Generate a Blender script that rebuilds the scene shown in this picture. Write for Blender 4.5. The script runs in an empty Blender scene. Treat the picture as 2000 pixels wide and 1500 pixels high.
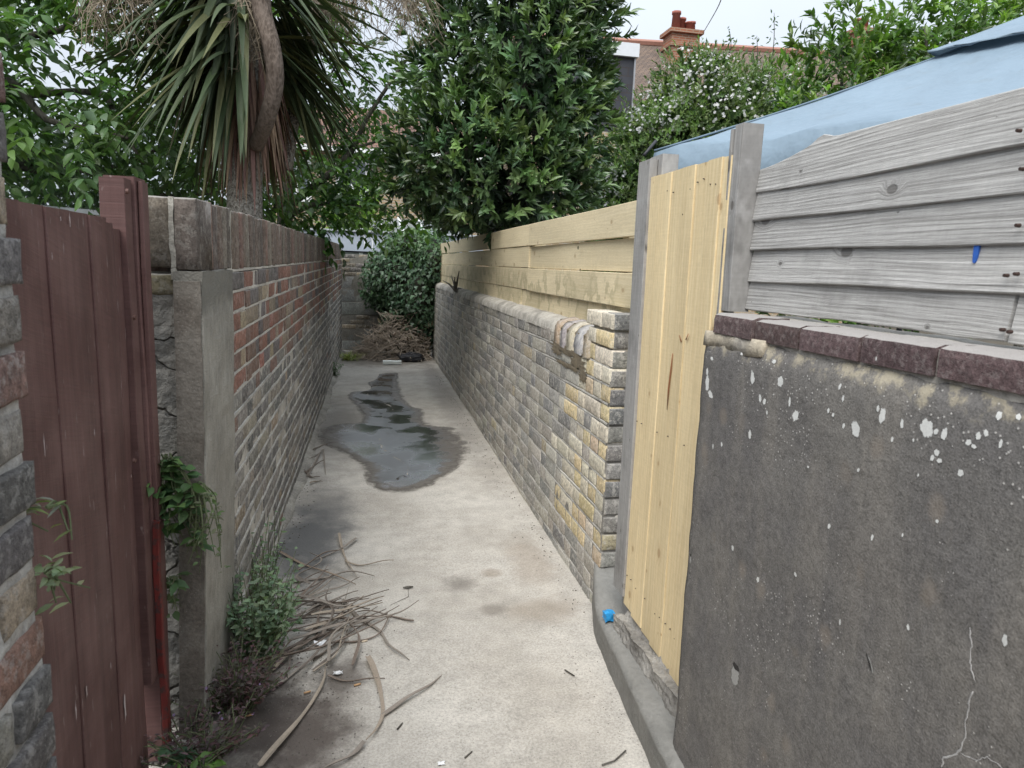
import bpy, math, random
import numpy as np
from mathutils import Matrix, Vector

random.seed(7)
RNG = np.random.default_rng(7)
SC = bpy.context.scene
COL = SC.collection

# ------------------------------------------------------------------ camera
CH = 1.5                      # eye height
FPX = 1387.0                  # focal length in photo pixels (2000 wide)
YAW, PIT, ROLL = math.radians(11.975), math.radians(9.405), math.radians(2.0)
FW = Vector((math.sin(YAW)*math.cos(PIT), math.cos(YAW)*math.cos(PIT), -math.sin(PIT)))
_r = Vector((math.cos(YAW), -math.sin(YAW), 0.0))
_u = _r.cross(FW)
RT = _r*math.cos(ROLL) + _u*math.sin(ROLL)
UP = _u*math.cos(ROLL) - _r*math.sin(ROLL)
EYE = Vector((0, 0, CH))
cam = bpy.data.cameras.new('camera')
cam.sensor_width = 36.0
cam.lens = FPX/2000.0*36.0
cam.clip_start = 0.05
cam.clip_end = 600.0
cam.dof.use_dof = True
cam.dof.focus_distance = 3.6
cam.dof.aperture_fstop = 10.0
camo = bpy.data.objects.new('camera', cam)
COL.objects.link(camo)
M3 = Matrix((RT, UP, -FW)).transposed()
camo.matrix_world = Matrix.Translation(EYE) @ M3.to_4x4()
SC.camera = camo

# ------------------------------------------------------------------ light
SUN_EL, SUN_AZ = math.radians(54), math.radians(212)   # azimuth clockwise from +Y
world = bpy.data.worlds.new('World')
SC.world = world
world.use_nodes = True
wn = world.node_tree.nodes
wl = world.node_tree.links
wn.clear()
sky = wn.new('ShaderNodeTexSky')
sky.sky_type = 'NISHITA'
sky.sun_disc = False
sky.sun_elevation = SUN_EL
sky.sun_rotation = SUN_AZ
sky.dust_density = 4.0
sky.air_density = 1.0
sky.ozone_density = 1.5
hsv = wn.new('ShaderNodeHueSaturation')
hsv.inputs['Saturation'].default_value = 0.35
wl.new(sky.outputs[0], hsv.inputs['Color'])
cl = wn.new('ShaderNodeTexNoise')            # thin cloud cover, the same all round
cl.inputs['Scale'].default_value = 2.2
cl.inputs['Detail'].default_value = 4
tc = wn.new('ShaderNodeTexCoord')
wl.new(tc.outputs['Generated'], cl.inputs['Vector'])
cr = wn.new('ShaderNodeValToRGB')
cr.color_ramp.elements[0].position = 0.3
cr.color_ramp.elements[0].color = (4.05, 4.5, 5.15, 1)
cr.color_ramp.elements[1].position = 0.7
cr.color_ramp.elements[1].color = (4.8, 5.25, 5.8, 1)
wl.new(cl.outputs['Fac'], cr.inputs['Fac'])
mx = wn.new('ShaderNodeMix')
mx.data_type = 'RGBA'
mx.inputs[0].default_value = 0.92
wl.new(hsv.outputs[0], mx.inputs[6])
wl.new(cr.outputs[0], mx.inputs[7])
bg = wn.new('ShaderNodeBackground')
bg.inputs['Strength'].default_value = 0.1
sx = wn.new('ShaderNodeSeparateXYZ')
wl.new(tc.outputs['Generated'], sx.inputs[0])
mr = wn.new('ShaderNodeMapRange')            # standard overcast sky: the zenith three times the horizon
for i_, v_ in ((1, 0.0), (2, 1.0), (3, 0.47), (4, 1.41)): mr.inputs[i_].default_value = v_
wl.new(sx.outputs[2], mr.inputs[0])
vm = wn.new('ShaderNodeVectorMath')
vm.operation = 'SCALE'
wl.new(mx.outputs[2], vm.inputs[0])
wl.new(mr.outputs[0], vm.inputs[3])
wl.new(vm.outputs[0], bg.inputs['Color'])
wo = wn.new('ShaderNodeOutputWorld')
wl.new(bg.outputs[0], wo.inputs['Surface'])
sun = bpy.data.lights.new('sun', 'SUN')
sun.energy = 1.5
sun.angle = math.radians(45)
sun.color = (1.0, 0.97, 0.92)
suno = bpy.data.objects.new('sun', sun)
COL.objects.link(suno)
_sd = Vector((math.sin(SUN_AZ)*math.cos(SUN_EL), math.cos(SUN_AZ)*math.cos(SUN_EL), math.sin(SUN_EL)))
suno.rotation_euler = _sd.to_track_quat('Z', 'Y').to_euler()
suno.location = _sd*40
vs = SC.view_settings
vs.view_transform = 'Standard'
vs.look = 'None'
vs.gamma = 1.0
vs.exposure = 1.42
vs.use_curve_mapping = False
SC.cycles.max_bounces = 6
SC.cycles.diffuse_bounces = 3
SC.cycles.glossy_bounces = 2
SC.cycles.transmission_bounces = 3
SC.cycles.transparent_max_bounces = 4
SC.cycles.use_adaptive_sampling = True
SC.cycles.adaptive_threshold = 0.015

# ------------------------------------------------------------------ pixel -> world at a chosen plane
def ray(u, v):
    return FW + RT*((u-1000)/FPX) - UP*((v-750)/FPX)
def PX(u, v, x):
    d = ray(u, v); return EYE + d*(x/d.x)
def PY(u, v, y):
    d = ray(u, v); return EYE + d*(y/d.y)
def PZ(u, v, z=0.0):
    d = ray(u, v); return EYE + d*((z-CH)/d.z)
def gz(y):
    return min(0.07, max(0.0, 0.008*(y-3)))
def PG(u, v, dz=0.0):
    p = PZ(u, v, dz)
    for _ in range(4): p = PZ(u, v, gz(p.y)+dz)
    return p
FWn, RTn, UPn = np.array(FW), np.array(RT), np.array(UP)
def proj(P):
    d = np.asarray(P, float) - np.array([0, 0, CH])
    k = d @ FWn
    ks = np.where(np.abs(k) < 1e-3, 1e-3, k)
    return 1000+FPX*(d @ RTn)/ks, 750-FPX*(d @ UPn)/ks, k

# ------------------------------------------------------------------ node helpers
class Mat:
    def __init__(s, name):
        s.m = bpy.data.materials.new(name); s.m.use_nodes = True
        s.t = s.m.node_tree; s.t.nodes.clear()
        s.out = s.t.nodes.new('ShaderNodeOutputMaterial')
    def n(s, typ, ins=None, **kw):
        nd = s.t.nodes.new('ShaderNode'+typ)
        for k, v in kw.items(): setattr(nd, k, v)
        for k, v in (ins or {}).items():
            if isinstance(v, bpy.types.NodeSocket): s.t.links.new(v, nd.inputs[k])
            else: nd.inputs[k].default_value = v
        return nd
    def m_(s, op, a, b=0.0, c=None, clamp=False):
        i = {0: a, 1: b}
        if c is not None: i[2] = c
        return s.n('Math', i, operation=op, use_clamp=clamp).outputs[0]
    def mul(s, a, b): return s.m_('MULTIPLY', a, b)
    def add(s, a, b): return s.m_('ADD', a, b)
    def sub(s, a, b): return s.m_('SUBTRACT', a, b)
    def ss(s, x, lo, hi, a=0.0, b=1.0):
        return s.n('MapRange', {0: x, 1: lo, 2: hi, 3: a, 4: b}, interpolation_type='SMOOTHSTEP').outputs[0]
    def noise(s, vec, scale, detail=3, rough=0.55, dist=0.0):
        return s.n('TexNoise', {'Vector': vec, 'Scale': scale, 'Detail': detail, 'Roughness': rough, 'Distortion': dist}).outputs['Fac']
    def voro(s, vec, scale, feature='F1', rnd=1.0):
        return s.n('TexVoronoi', {'Vector': vec, 'Scale': scale, 'Randomness': rnd}, feature=feature)
    def mix(s, f, a, b, mode='MIX'):
        return s.n('Mix', {0: f, 6: a, 7: b}, data_type='RGBA', blend_type=mode).outputs[2]
    def pos(s): return s.n('NewGeometry').outputs['Position']
    def obj(s): return s.n('TexCoord').outputs['Object']
    def rnd(s): return s.n('ObjectInfo').outputs['Random']
    def tint(s):
        a = s.n('Attribute', attribute_name='tint').outputs['Color']
        b = s.n('ObjectInfo').outputs['Color']
        return s.mix(1.0, a, b, 'MULTIPLY')
    def scale(s, v, sc): return s.n('VectorMath', {0: v, 1: sc}, operation='MULTIPLY').outputs[0]
    def vadd(s, a, b): return s.n('VectorMath', {0: a, 1: b}, operation='ADD').outputs[0]
    def sep(s, v): return s.n('SeparateXYZ', {0: v}).outputs
    def comb(s, x, y, z): return s.n('CombineXYZ', {0: x, 1: y, 2: z}).outputs[0]
    def val(s, c, f):      # multiply colour by scalar
        c = c[:3] if isinstance(c, tuple) else c
        return s.n('VectorMath', {0: c, 3: f}, operation='SCALE').outputs[0]
    def bump(s, h, strength=0.5, dist=0.01):
        return s.n('Bump', {'Height': h, 'Strength': strength, 'Distance': dist}).outputs[0]
    def done(s, col, rough=0.8, spec=0.3, normal=None, transl=0.0, tcol=None, metal=0.0, coat=0.0):
        i = {'Base Color': col, 'Roughness': rough, 'Specular IOR Level': spec, 'Metallic': metal, 'Coat Weight': coat}
        if normal is not None: i['Normal'] = normal
        p = s.n('BsdfPrincipled', i).outputs[0]
        if transl:
            t = s.n('BsdfTranslucent', {'Color': tcol if tcol is not None else col}).outputs[0]
            p = s.n('MixShader', {0: transl, 1: p, 2: t}).outputs[0]
        s.t.links.new(p, s.out.inputs[0])
        return s.m

def c4(r, g, b): return (r, g, b, 1.0)

def mat_plain(name, c, rough=0.7, var=0.25, scale=12.0, bump=0.2, spec=0.3, metal=0.0, dist=0.004):
    m = Mat(name); p = m.pos()
    n1 = m.noise(p, scale, 4); n2 = m.noise(p, scale*7, 3)
    f = m.add(m.mul(m.sub(n1, 0.5), 2*var), m.add(1.0, m.mul(m.sub(n2, 0.5), var)))
    return m.done(m.val(c4(*c), f), rough, spec, m.bump(n2, bump, dist), metal=metal)

def mat_brick(name, soot=0.3, lichen=0.25, bump=0.5, scale=1.0, pale=(0.42, 0.40, 0.36), dust=0.0):
    m = Mat(name); p = m.pos(); t = m.tint()
    a = m.noise(p, 9*scale, 4, 0.6); b = m.noise(p, 55*scale, 4, 0.65); c = m.noise(p, 190*scale, 2)
    f = m.m_('MAXIMUM', m.add(m.mul(m.sub(b, 0.5), 2.0), m.add(1.02, m.mul(m.sub(c, 0.5), 1.2))), 0.15)
    col = m.val(t, f)
    col = m.mix(m.mul(m.ss(a, 0.48, 0.72), soot), col, c4(0.055, 0.05, 0.048))
    col = m.mix(m.mul(m.ss(m.noise(p, 30*scale, 4, 0.75), 0.50, 0.62), lichen), col, c4(*pale))
    if dust:
        nz = m.sep(m.n('NewGeometry').outputs['Normal'])[2]
        col = m.mix(m.mul(m.ss(m.add(nz, m.mul(m.sub(b, 0.5), 0.5)), 0.35, 0.8), dust), col, c4(0.31, 0.295, 0.28))
    pits = m.ss(m.voro(p, 90*scale).outputs['Distance'], 0.05, 0.3)
    h = m.add(m.mul(b, 0.5), m.add(m.mul(c, 0.6), m.mul(pits, 0.35)))
    return m.done(col, 0.92, 0.15, m.bump(h, bump, 0.004))

def mat_mortar(name, c, c2, bump=0.6):
    m = Mat(name); p = m.pos()
    b = m.noise(p, 60, 4, 0.7); a = m.noise(p, 6, 4)
    col = m.mix(m.ss(a, 0.35, 0.65), c4(*c), c4(*c2))
    col = m.val(col, m.add(0.35, m.mul(b, 1.3)))
    return m.done(col, 0.95, 0.1, m.bump(b, bump, 0.006))

def mat_wood(name, c1, c2, knot, grain=1.0, rough=0.75, weather=0.0, axis='X', bump=0.25, stain=None, spec=0.2):
    """boards: local X runs along the board, local Z across it"""
    m = Mat(name); o = m.obj(); r = m.rnd()
    off = m.comb(m.mul(r, 37.0), m.mul(r, 11.3), m.mul(r, 23.7))
    q = m.vadd(o, off)
    x, y, z = m.sep(q)[:3]
    kv = m.comb(m.add(m.mul(x, 5.0), m.mul(r, 50.0)), m.add(m.mul(z, 7.5), m.mul(r, 17.0)), 0.0)
    vn = m.n('TexVoronoi', {'Vector': kv, 'Scale': 1.0}, voronoi_dimensions='2D')
    kd = vn.outputs['Distance']
    sz = m.sep(vn.outputs['Color'])[0]
    kr = m.mul(m.mul(m.mul(sz, sz), sz), 0.12)
    km = m.m_('DIVIDE', kd, kr)
    core = m.ss(km, 0.75, 1.1, 1.0, 0.0)
    ring = m.ss(km, 0.9, 2.6, 1.0, 0.0)
    warp = m.mul(m.noise(m.comb(m.mul(x, 1.5), m.mul(y, 2.0), m.mul(z, 5.0)), 1.0, 2), 0.03)
    zz = m.add(z, m.add(warp, m.mul(ring, 0.016)))
    g = m.noise(m.comb(m.mul(x, 2.6), m.mul(y, 4.0), m.mul(zz, 170.0*grain)), 1.0, 5, 0.72)
    w = m.n('TexWave', {'Vector': m.comb(m.mul(x, 0.03), 0.0, zz), 'Scale': 26.0*grain, 'Distortion': 1.2, 'Detail': 2.0, 'Detail Scale': 1.0}, bands_direction='Z').outputs['Fac']
    gg = m.add(m.mul(g, 0.9), m.mul(w, 0.1))
    col = m.mix(m.ss(gg, 0.3, 0.72), c4(*c2), c4(*c1))
    rowv = m.noise(m.comb(m.mul(x, 1.3), 0.0, m.mul(z, 6.0)), 1.0, 3)
    col = m.val(col, m.add(0.78, m.mul(rowv, 0.44)))
    col = m.val(col, m.add(0.92, m.mul(m.rnd(), 0.16)))
    fine = m.noise(m.comb(m.mul(x, 30.0), m.mul(y, 60.0), m.mul(z, 420.0)), 1.0, 3)
    saw = m.noise(m.comb(m.mul(x, 160.0), 0.0, m.mul(z, 9.0)), 1.0, 2)
    col = m.val(col, m.add(0.66, m.add(m.mul(fine, 0.5), m.mul(saw, 0.18))))
    if weather:
        ckk = m.noise(m.comb(m.mul(x, 2.4), 0.0, m.mul(zz, 230.0)), 1.0, 3, 0.6)
        col = m.mix(m.mul(m.ss(ckk, 0.36, 0.30), 0.75), col, c4(0.06, 0.056, 0.052))
        wv = m.noise(m.pos(), 5, 5, 0.65)
        col = m.mix(m.mul(m.ss(wv, 0.5, 0.7), weather), col, c4(0.10, 0.095, 0.09))
        wv2 = m.noise(m.pos(), 11, 4, 0.6)
        col = m.mix(m.mul(m.ss(wv2, 0.55, 0.75), weather*0.8), col, c4(0.46, 0.45, 0.44))
    if stain:
        sv = m.noise(m.pos(), 2.6, 5, 0.65)
        z3 = m.sep(m.pos())[2]
        band = m.ss(m.add(z3, m.mul(m.sub(sv, 0.5), 0.25)), stain[0], stain[1], 1.0, 0.0)
        edge = m.mul(m.ss(sv, 0.46, 0.5), m.ss(sv, 0.56, 0.5))
        col = m.mix(m.mul(m.mul(m.ss(sv, 0.47, 0.52), band), 0.22), col, c4(*stain[2]))
        col = m.mix(m.mul(m.mul(edge, band), 0.35), col, c4(*stain[2]))
    col = m.mix(m.mul(core, 0.75), col, c4(*knot))
    col = m.mix(m.mul(m.sub(ring, core), 0.22), col, c4(*knot))
    h = m.add(m.mul(gg, 0.7), m.add(m.mul(fine, 0.3), m.mul(core, -0.5)))
    return m.done(col, rough, spec, m.bump(h, bump, 0.004))

def mat_leaf(name, rough=0.42, transl=0.25, spec=0.35, tl=(1.5, 1.8, 0.7)):
    m = Mat(name); t = m.tint(); p = m.pos()
    n = m.noise(p, 40, 2)
    col = m.val(t, m.add(0.75, m.mul(n, 0.5)))
    tc_ = m.mix(1.0, col, c4(*tl), 'MULTIPLY')
    return m.done(col, rough, spec, None, transl, tc_)

def mat_bark(name, c1, c2, scale=14.0, stretch=0.25, bump=0.7):
    m = Mat(name); p = m.scale(m.pos(), (1.0, 1.0, stretch))
    a = m.noise(p, scale, 5, 0.65); b = m.voro(p, scale*2.2).outputs['Distance']
    col = m.mix(m.ss(m.add(a, m.mul(b, 0.3)), 0.4, 0.8), c4(*c1), c4(*c2))
    return m.done(col, 0.9, 0.15, m.bump(m.add(a, b), bump, 0.02))

# ------------------------------------------------------------------ object helpers
def link(o, parent=None):
    COL.objects.link(o)
    if parent is not None: o.parent = parent
    return o
def tag(o, label=None, cat=None, group=None, kind=None):
    if label: o['label'] = label
    if cat: o['category'] = cat
    if group: o['group'] = group
    if kind: o['kind'] = kind
    return o
def empty(name, loc, label=None, cat=None, group=None):
    o = bpy.data.objects.new(name, None); o.empty_display_size = 0.1
    o.location = loc; link(o); tag(o, label, cat, group)
    return o
def set_tint(me, cols):
    a = me.attributes.new('tint', 'FLOAT_COLOR', 'POINT')
    c = np.ones((len(me.vertices), 4), np.float32); c[:, :3] = cols
    a.data.foreach_set('color', c.ravel())
def mk(name, V, F, mat, parent=None, smooth=False, tint=(1, 1, 1), loc=None, kind=None):
    """world-space vertices; the object's origin goes to loc (parents are unrotated empties)"""
    V = np.asarray(V, float)
    loc = np.array(loc if loc is not None else V.mean(0), float)
    me = bpy.data.meshes.new(name)
    me.from_pydata((V-loc).tolist(), [], F if isinstance(F, list) else F.tolist())
    me.materials.append(mat)
    if smooth: me.polygons.foreach_set('use_smooth', [True]*len(me.polygons))
    set_tint(me, tint)
    me.update()
    o = bpy.data.objects.new(name, me); link(o, parent)
    pl = np.array(parent.location) if parent is not None else 0
    if parent is not None and parent.parent is not None: pl = pl + np.array(parent.parent.location)
    o.location = loc - pl
    if kind: o['kind'] = kind
    return o

def wmat(o):
    m_ = o.matrix_basis.copy(); p_ = o.parent
    while p_ is not None:
        m_ = p_.matrix_basis @ m_; p_ = p_.parent
    return m_
def sub(child, part):
    """make a part a sub-part of another part without moving it"""
    W = wmat(child); child.parent = part
    child.matrix_basis = wmat(part).inverted() @ W
    return child
def nearest(parent, name, P):
    P = Vector(P); best = None
    for o in parent.children:
        if o.name.split('.')[0] == name and o.type == 'MESH':
            q = wmat(o).inverted() @ P; c_ = [v_.co for v_ in o.data.vertices]
            d_ = sum(max(0, min(v_[k] for v_ in c_)-q[k], q[k]-max(v_[k] for v_ in c_))**2 for k in range(3))
            if best is None or d_ < best[0]: best = (d_, o)
    return best[1]
def fast_mesh(name, V, quads=None, tris=None, smooth=False):
    me = bpy.data.meshes.new(name)
    nq = 0 if quads is None else len(quads); nt = 0 if tris is None else len(tris)
    me.vertices.add(len(V)); me.vertices.foreach_set('co', np.asarray(V, np.float32).ravel())
    idx = []
    if nq: idx.append(np.asarray(quads, np.int32).ravel())
    if nt: idx.append(np.asarray(tris, np.int32).ravel())
    idx = np.concatenate(idx)
    me.loops.add(len(idx)); me.loops.foreach_set('vertex_index', idx)
    me.polygons.add(nq+nt)
    st = np.concatenate([np.arange(nq)*4, nq*4+np.arange(nt)*3]).astype(np.int32)
    me.polygons.foreach_set('loop_start', st)
    if smooth: me.polygons.foreach_set('use_smooth', np.ones(nq+nt, bool))
    me.update(calc_edges=True); me.validate()
    return me

def vnoise(P, s, seed=0):
    """cheap smooth 3-D noise from sines, about -1..1"""
    P = np.asarray(P, float)*s + seed*7.31
    x, y, z = P[..., 0], P[..., 1], P[..., 2]
    return (np.sin(x*1.7+np.sin(y*2.3+z)) + np.sin(y*2.1+1.3+np.sin(z*1.9+x*1.1)) + np.sin(z*2.7+2.1+np.sin(x*2.9-y)))/3.0

def boxgrid(x0, x1, y0, y1, z0, z1, step):
    """closed box with subdivided faces -> V, F (merged edges)"""
    def ax(a, b): return np.linspace(a, b, max(2, int(round((b-a)/step))+1))
    X, Y, Z = ax(x0, x1), ax(y0, y1), ax(z0, z1)
    idx = {}; V = []; F = []
    def vid(i, j, k):
        key = (i, j, k)
        if key not in idx: idx[key] = len(V); V.append((X[i], Y[j], Z[k]))
        return idx[key]
    nx, ny, nz = len(X)-1, len(Y)-1, len(Z)-1
    for i in range(nx):
        for j in range(ny):
            F.append((vid(i, j, 0), vid(i, j+1, 0), vid(i+1, j+1, 0), vid(i+1, j, 0)))
            F.append((vid(i, j, nz), vid(i+1, j, nz), vid(i+1, j+1, nz), vid(i, j+1, nz)))
    for i in range(nx):
        for k in range(nz):
            F.append((vid(i, 0, k), vid(i+1, 0, k), vid(i+1, 0, k+1), vid(i, 0, k+1)))
            F.append((vid(i, ny, k), vid(i, ny, k+1), vid(i+1, ny, k+1), vid(i+1, ny, k)))
    for j in range(ny):
        for k in range(nz):
            F.append((vid(0, j, k), vid(0, j, k+1), vid(0, j+1, k+1), vid(0, j+1, k)))
            F.append((vid(nx, j, k), vid(nx, j+1, k), vid(nx, j+1, k+1), vid(nx, j, k+1)))
    return np.array(V), F

def rough_box(name, b, step, amp, mat, parent=None, fn=None, seed=0, smooth=False, tint=(1, 1, 1), freq=12):
    V, F = boxgrid(*b, step)
    V = V + amp*np.stack([vnoise(V, freq, seed), vnoise(V, freq, seed+3), vnoise(V, freq, seed+6)], 1)
    V = V + 0.5*amp*np.stack([vnoise(V, freq*3, seed+1), vnoise(V, freq*3, seed+4), vnoise(V, freq*3, seed+7)], 1)
    if fn: V = fn(V)
    return mk(name, V, F, mat, parent, smooth, tint)

def tube_geo(path, radii, n=8, cap=True):
    path = [Vector(p) for p in path]; V = []; F = []
    t0 = (path[1]-path[0]).normalized()
    a = t0.orthogonal().normalized()
    for i, p in enumerate(path):
        t = (path[min(i+1, len(path)-1)]-path[max(i-1, 0)]).normalized()
        a = (a - t*a.dot(t)).normalized(); b = t.cross(a)
        for k in range(n):
            th = 2*math.pi*k/n
            V.append(tuple(p + (a*math.cos(th)+b*math.sin(th))*radii[i]))
    for i in range(len(path)-1):
        for k in range(n):
            F.append((i*n+k, i*n+(k+1) % n, (i+1)*n+(k+1) % n, (i+1)*n+k))
    if cap:
        F.append(tuple(range(n))[::-1]); F.append(tuple((len(path)-1)*n+k for k in range(n)))
    return V, F
class Geo:
    def __init__(s): s.V = []; s.F = []
    def add(s, V, F):
        o = len(s.V); s.V += [tuple(v) for v in V]; s.F += [tuple(i+o for i in f) for f in F]; return s
    def tube(s, path, radii, n=6): return s.add(*tube_geo(path, radii, n))
    def box(s, x0, x1, y0, y1, z0, z1):
        V = [(x, y, z) for x in (x0, x1) for y in (y0, y1) for z in (z0, z1)]
        return s.add(V, [(0, 1, 3, 2), (4, 6, 7, 5), (0, 4, 5, 1), (2, 3, 7, 6), (0, 2, 6, 4), (1, 5, 7, 3)])
    def obj(s, name, mat, parent=None, smooth=False, loc=None, tint=(1, 1, 1), kind=None): return mk(name, s.V, s.F, mat, parent, smooth, tint, loc, kind)

def smooth_path(pts, n=12):
    pts = [Vector(p) for p in pts]; out = []
    P = [pts[0]*2-pts[1]]+pts+[pts[-1]*2-pts[-2]]
    for i in range(1, len(P)-2):
        for k in range(n):
            t = k/n; p0, p1, p2, p3 = P[i-1], P[i], P[i+1], P[i+2]
            out.append(0.5*((2*p1)+(p2-p0)*t+(2*p0-5*p1+4*p2-p3)*t*t+(3*p1-p0-3*p2+p3)*t**3))
    out.append(pts[-1]); return out

# ------------------------------------------------------------------ brickwork
def brick_geo(l, h, d, nx, ny, rough, rnd_e, seed):
    """front face at y=0 looking -y, centred on x and z"""
    e_ = min(0.005, h*0.12)
    xs = np.concatenate([[-l/2], np.linspace(-l/2+e_, l/2-e_, nx-1), [l/2]])
    zs = np.concatenate([[-h/2], np.linspace(-h/2+e_, h/2-e_, max(2, ny-1)), [h/2]]); ny = len(zs)-1
    V = []
    for z in zs:
        for x in xs:
            ex = min(l/2-abs(x), h/2-abs(z))
            y = rnd_e if ex < 1e-6 else 0.0
            V.append((x, y, z))
    V = np.array(V)
    n1 = vnoise(V+seed*1.7, 30, seed); n2 = vnoise(V+seed*2.9, 70, seed+5)
    edge = (V[:, 1] > 0)
    V[:, 1] += rough*(0.7*n1+0.6*n2)
    V[edge, 0] += rough*0.9*n2[edge]; V[edge, 2] += rough*0.7*n1[edge]
    nb = len(V); w = nx+1
    bx = [(-l/2, d, -h/2), (l/2, d, -h/2), (l/2, d, h/2), (-l/2, d, h/2)]
    F = []
    for j in range(ny):
        for i in range(nx):
            F.append((j*w+i, j*w+i+1, (j+1)*w+i+1, (j+1)*w+i))
    V = np.vstack([V, bx])
    rimb = list(range(0, w)); rimr = [j*w+nx for j in range(ny+1)]
    rimt = [ny*w+i for i in range(nx, -1, -1)]; riml = [j*w for j in range(ny, -1, -1)]
    T = []
    for rim, (a, b) in ((rimb, (nb, nb+1)), (rimr, (nb+1, nb+2)), (rimt, (nb+2, nb+3)), (riml, (nb+3, nb))):
        for i in range(len(rim)-1):
            T.append((rim[i+1], rim[i], a) if i < (len(rim)-1)/2 else (rim[i+1], rim[i], b))
        k = int(math.ceil((len(rim)-1)/2))
        T.append((rim[k], a, b))
    return V, np.array(F), np.array(T)

class Bricks:
    """collects bricks of a wall, then makes the 300 largest in view separate parts and joins the rest"""
    def __init__(s, parent, mat, nx=4, ny=3, rough=0.003, edge=0.006, depth=0.10, nvar=6, name='brick', hide=None):
        s.p, s.mat, s.nx, s.ny, s.rough, s.edge, s.d, s.nv, s.name = parent, mat, nx, ny, rough, edge, depth, nvar, name
        s.items = []; s.cache = {}
    def var(s, l, h, k):
        key = (round(l, 3), round(h, 3), k)
        if key not in s.cache:
            V, Q, T = brick_geo(key[0], key[1], s.d, s.nx, s.ny, s.rough, s.edge, k+1)
            s.cache[key] = [V, Q, T, None]
        return s.cache[key]
    def add(s, c, ang, l, h, col, tilt=0.0):
        s.items.append((np.array(c, float), ang, l, h, col, tilt, random.randrange(s.nv)))
    def build(s, limit=300):
        if not s.items: return
        C = np.array([i[0] for i in s.items]); u, v, k = proj(C)
        inside = (u > -60) & (u < 2060) & (v > -60) & (v < 1560) & (k > 0.1)
        dist = np.linalg.norm(C-np.array([0, 0, CH]), axis=1)
        nrm = np.array([[math.sin(i[1]), -math.cos(i[1]), 0] for i in s.items])
        face = np.abs(((C-np.array([0, 0, CH]))*nrm).sum(1)/dist)
        size = np.array([i[2]*i[3] for i in s.items])*face/dist**2
        order = np.argsort(-np.where(inside, size, -1.0/dist))
        single = set(order[:limit].tolist())
        pl = np.array(s.p.location)
        if s.p.parent is not None: pl = pl+np.array(s.p.parent.location)
        MV, MQ, MT, MC = [], [], [], []; off = 0
        for i, (c, ang, l, h, col, tilt, k) in enumerate(s.items):
            g = s.var(l, h, k)
            if i in single and inside[i]:
                if g[3] is None:
                    g[3] = fast_mesh(s.name, g[0], g[1], g[2]); g[3].materials.append(s.mat); set_tint(g[3], (1, 1, 1))
                o = bpy.data.objects.new(s.name, g[3]); link(o, s.p)
                o.location = c-pl; o.rotation_euler = (0, tilt, ang); o.color = (*col, 1)
            else:
                ca, sa = math.cos(ang), math.sin(ang); ct, st = math.cos(tilt), math.sin(tilt)
                V = g[0]; x = V[:, 0]*ct+V[:, 2]*st; z = -V[:, 0]*st+V[:, 2]*ct; y = V[:, 1]
                MV.append(np.stack([x*ca-y*sa, x*sa+y*ca, z], 1)+c-pl)
                MQ.append(g[1]+off); MT.append(g[2]+off); MC.append(np.tile(col, (len(V), 1))); off += len(V)
        if MV:
            me = fast_mesh('brickwork', np.vstack(MV), np.vstack(MQ), np.vstack(MT))
            me.materials.append(s.mat); set_tint(me, np.vstack(MC))
            o = bpy.data.objects.new('brickwork', me); link(o, s.p); o['kind'] = 'stuff'

def jit(c, a=0.15):
    k = 1+random.uniform(-a, a)
    return tuple(max(0.01, x*k*(1+random.uniform(-a*0.12, a*0.12))) for x in c)
def pick(pal):
    r = random.random()*sum(w for w, _ in pal)
    for w, c in pal:
        r -= w
        if r <= 0: return jit(c)
    return jit(pal[-1][1])

# ------------------------------------------------------------------ foliage
LEAF_V = np.array([(0, 0, 0), (-.42, .32, .07), (0, .36, 0), (.42, .32, .07), (-.40, .62, .05), (0, .66, -.03), (.40, .62, .05), (0, 1, -.14)])
LEAF_Q = np.array([(1, 2, 5, 4), (2, 3, 6, 5)])
LEAF_T = np.array([(0, 2, 1), (0, 3, 2), (4, 5, 7), (5, 6, 7)])
LEAF = (LEAF_V, LEAF_Q, LEAF_T)
DIAMOND = (np.array([(0, 0, 0), (-.42, .5, .1), (.42, .5, .1), (0, 1, -.06), (0, .5, 0)]), np.array([(0, 4, 3, 1), (0, 2, 3, 4)]), np.zeros((0, 3), int))
IVYL = (np.array([(0, 0, 0), (-.5, .05, .05), (-.36, .35, .05), (-.12, .6, .03), (0, 1, -.05), (.12, .6, .03), (.36, .35, .05), (.5, .05, .05), (0, .4, -.03)]),
        np.array([(0, 8, 2, 1), (8, 4, 3, 2), (0, 7, 6, 8), (8, 6, 5, 4)]), np.zeros((0, 3), int))
def nrmz(a): return a/np.maximum(1e-9, np.linalg.norm(a, axis=-1, keepdims=True))
def frames(D, N):
    D = nrmz(D); X = np.cross(D, N); X = nrmz(X); Z = np.cross(X, D)
    return X, D, Z
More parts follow.
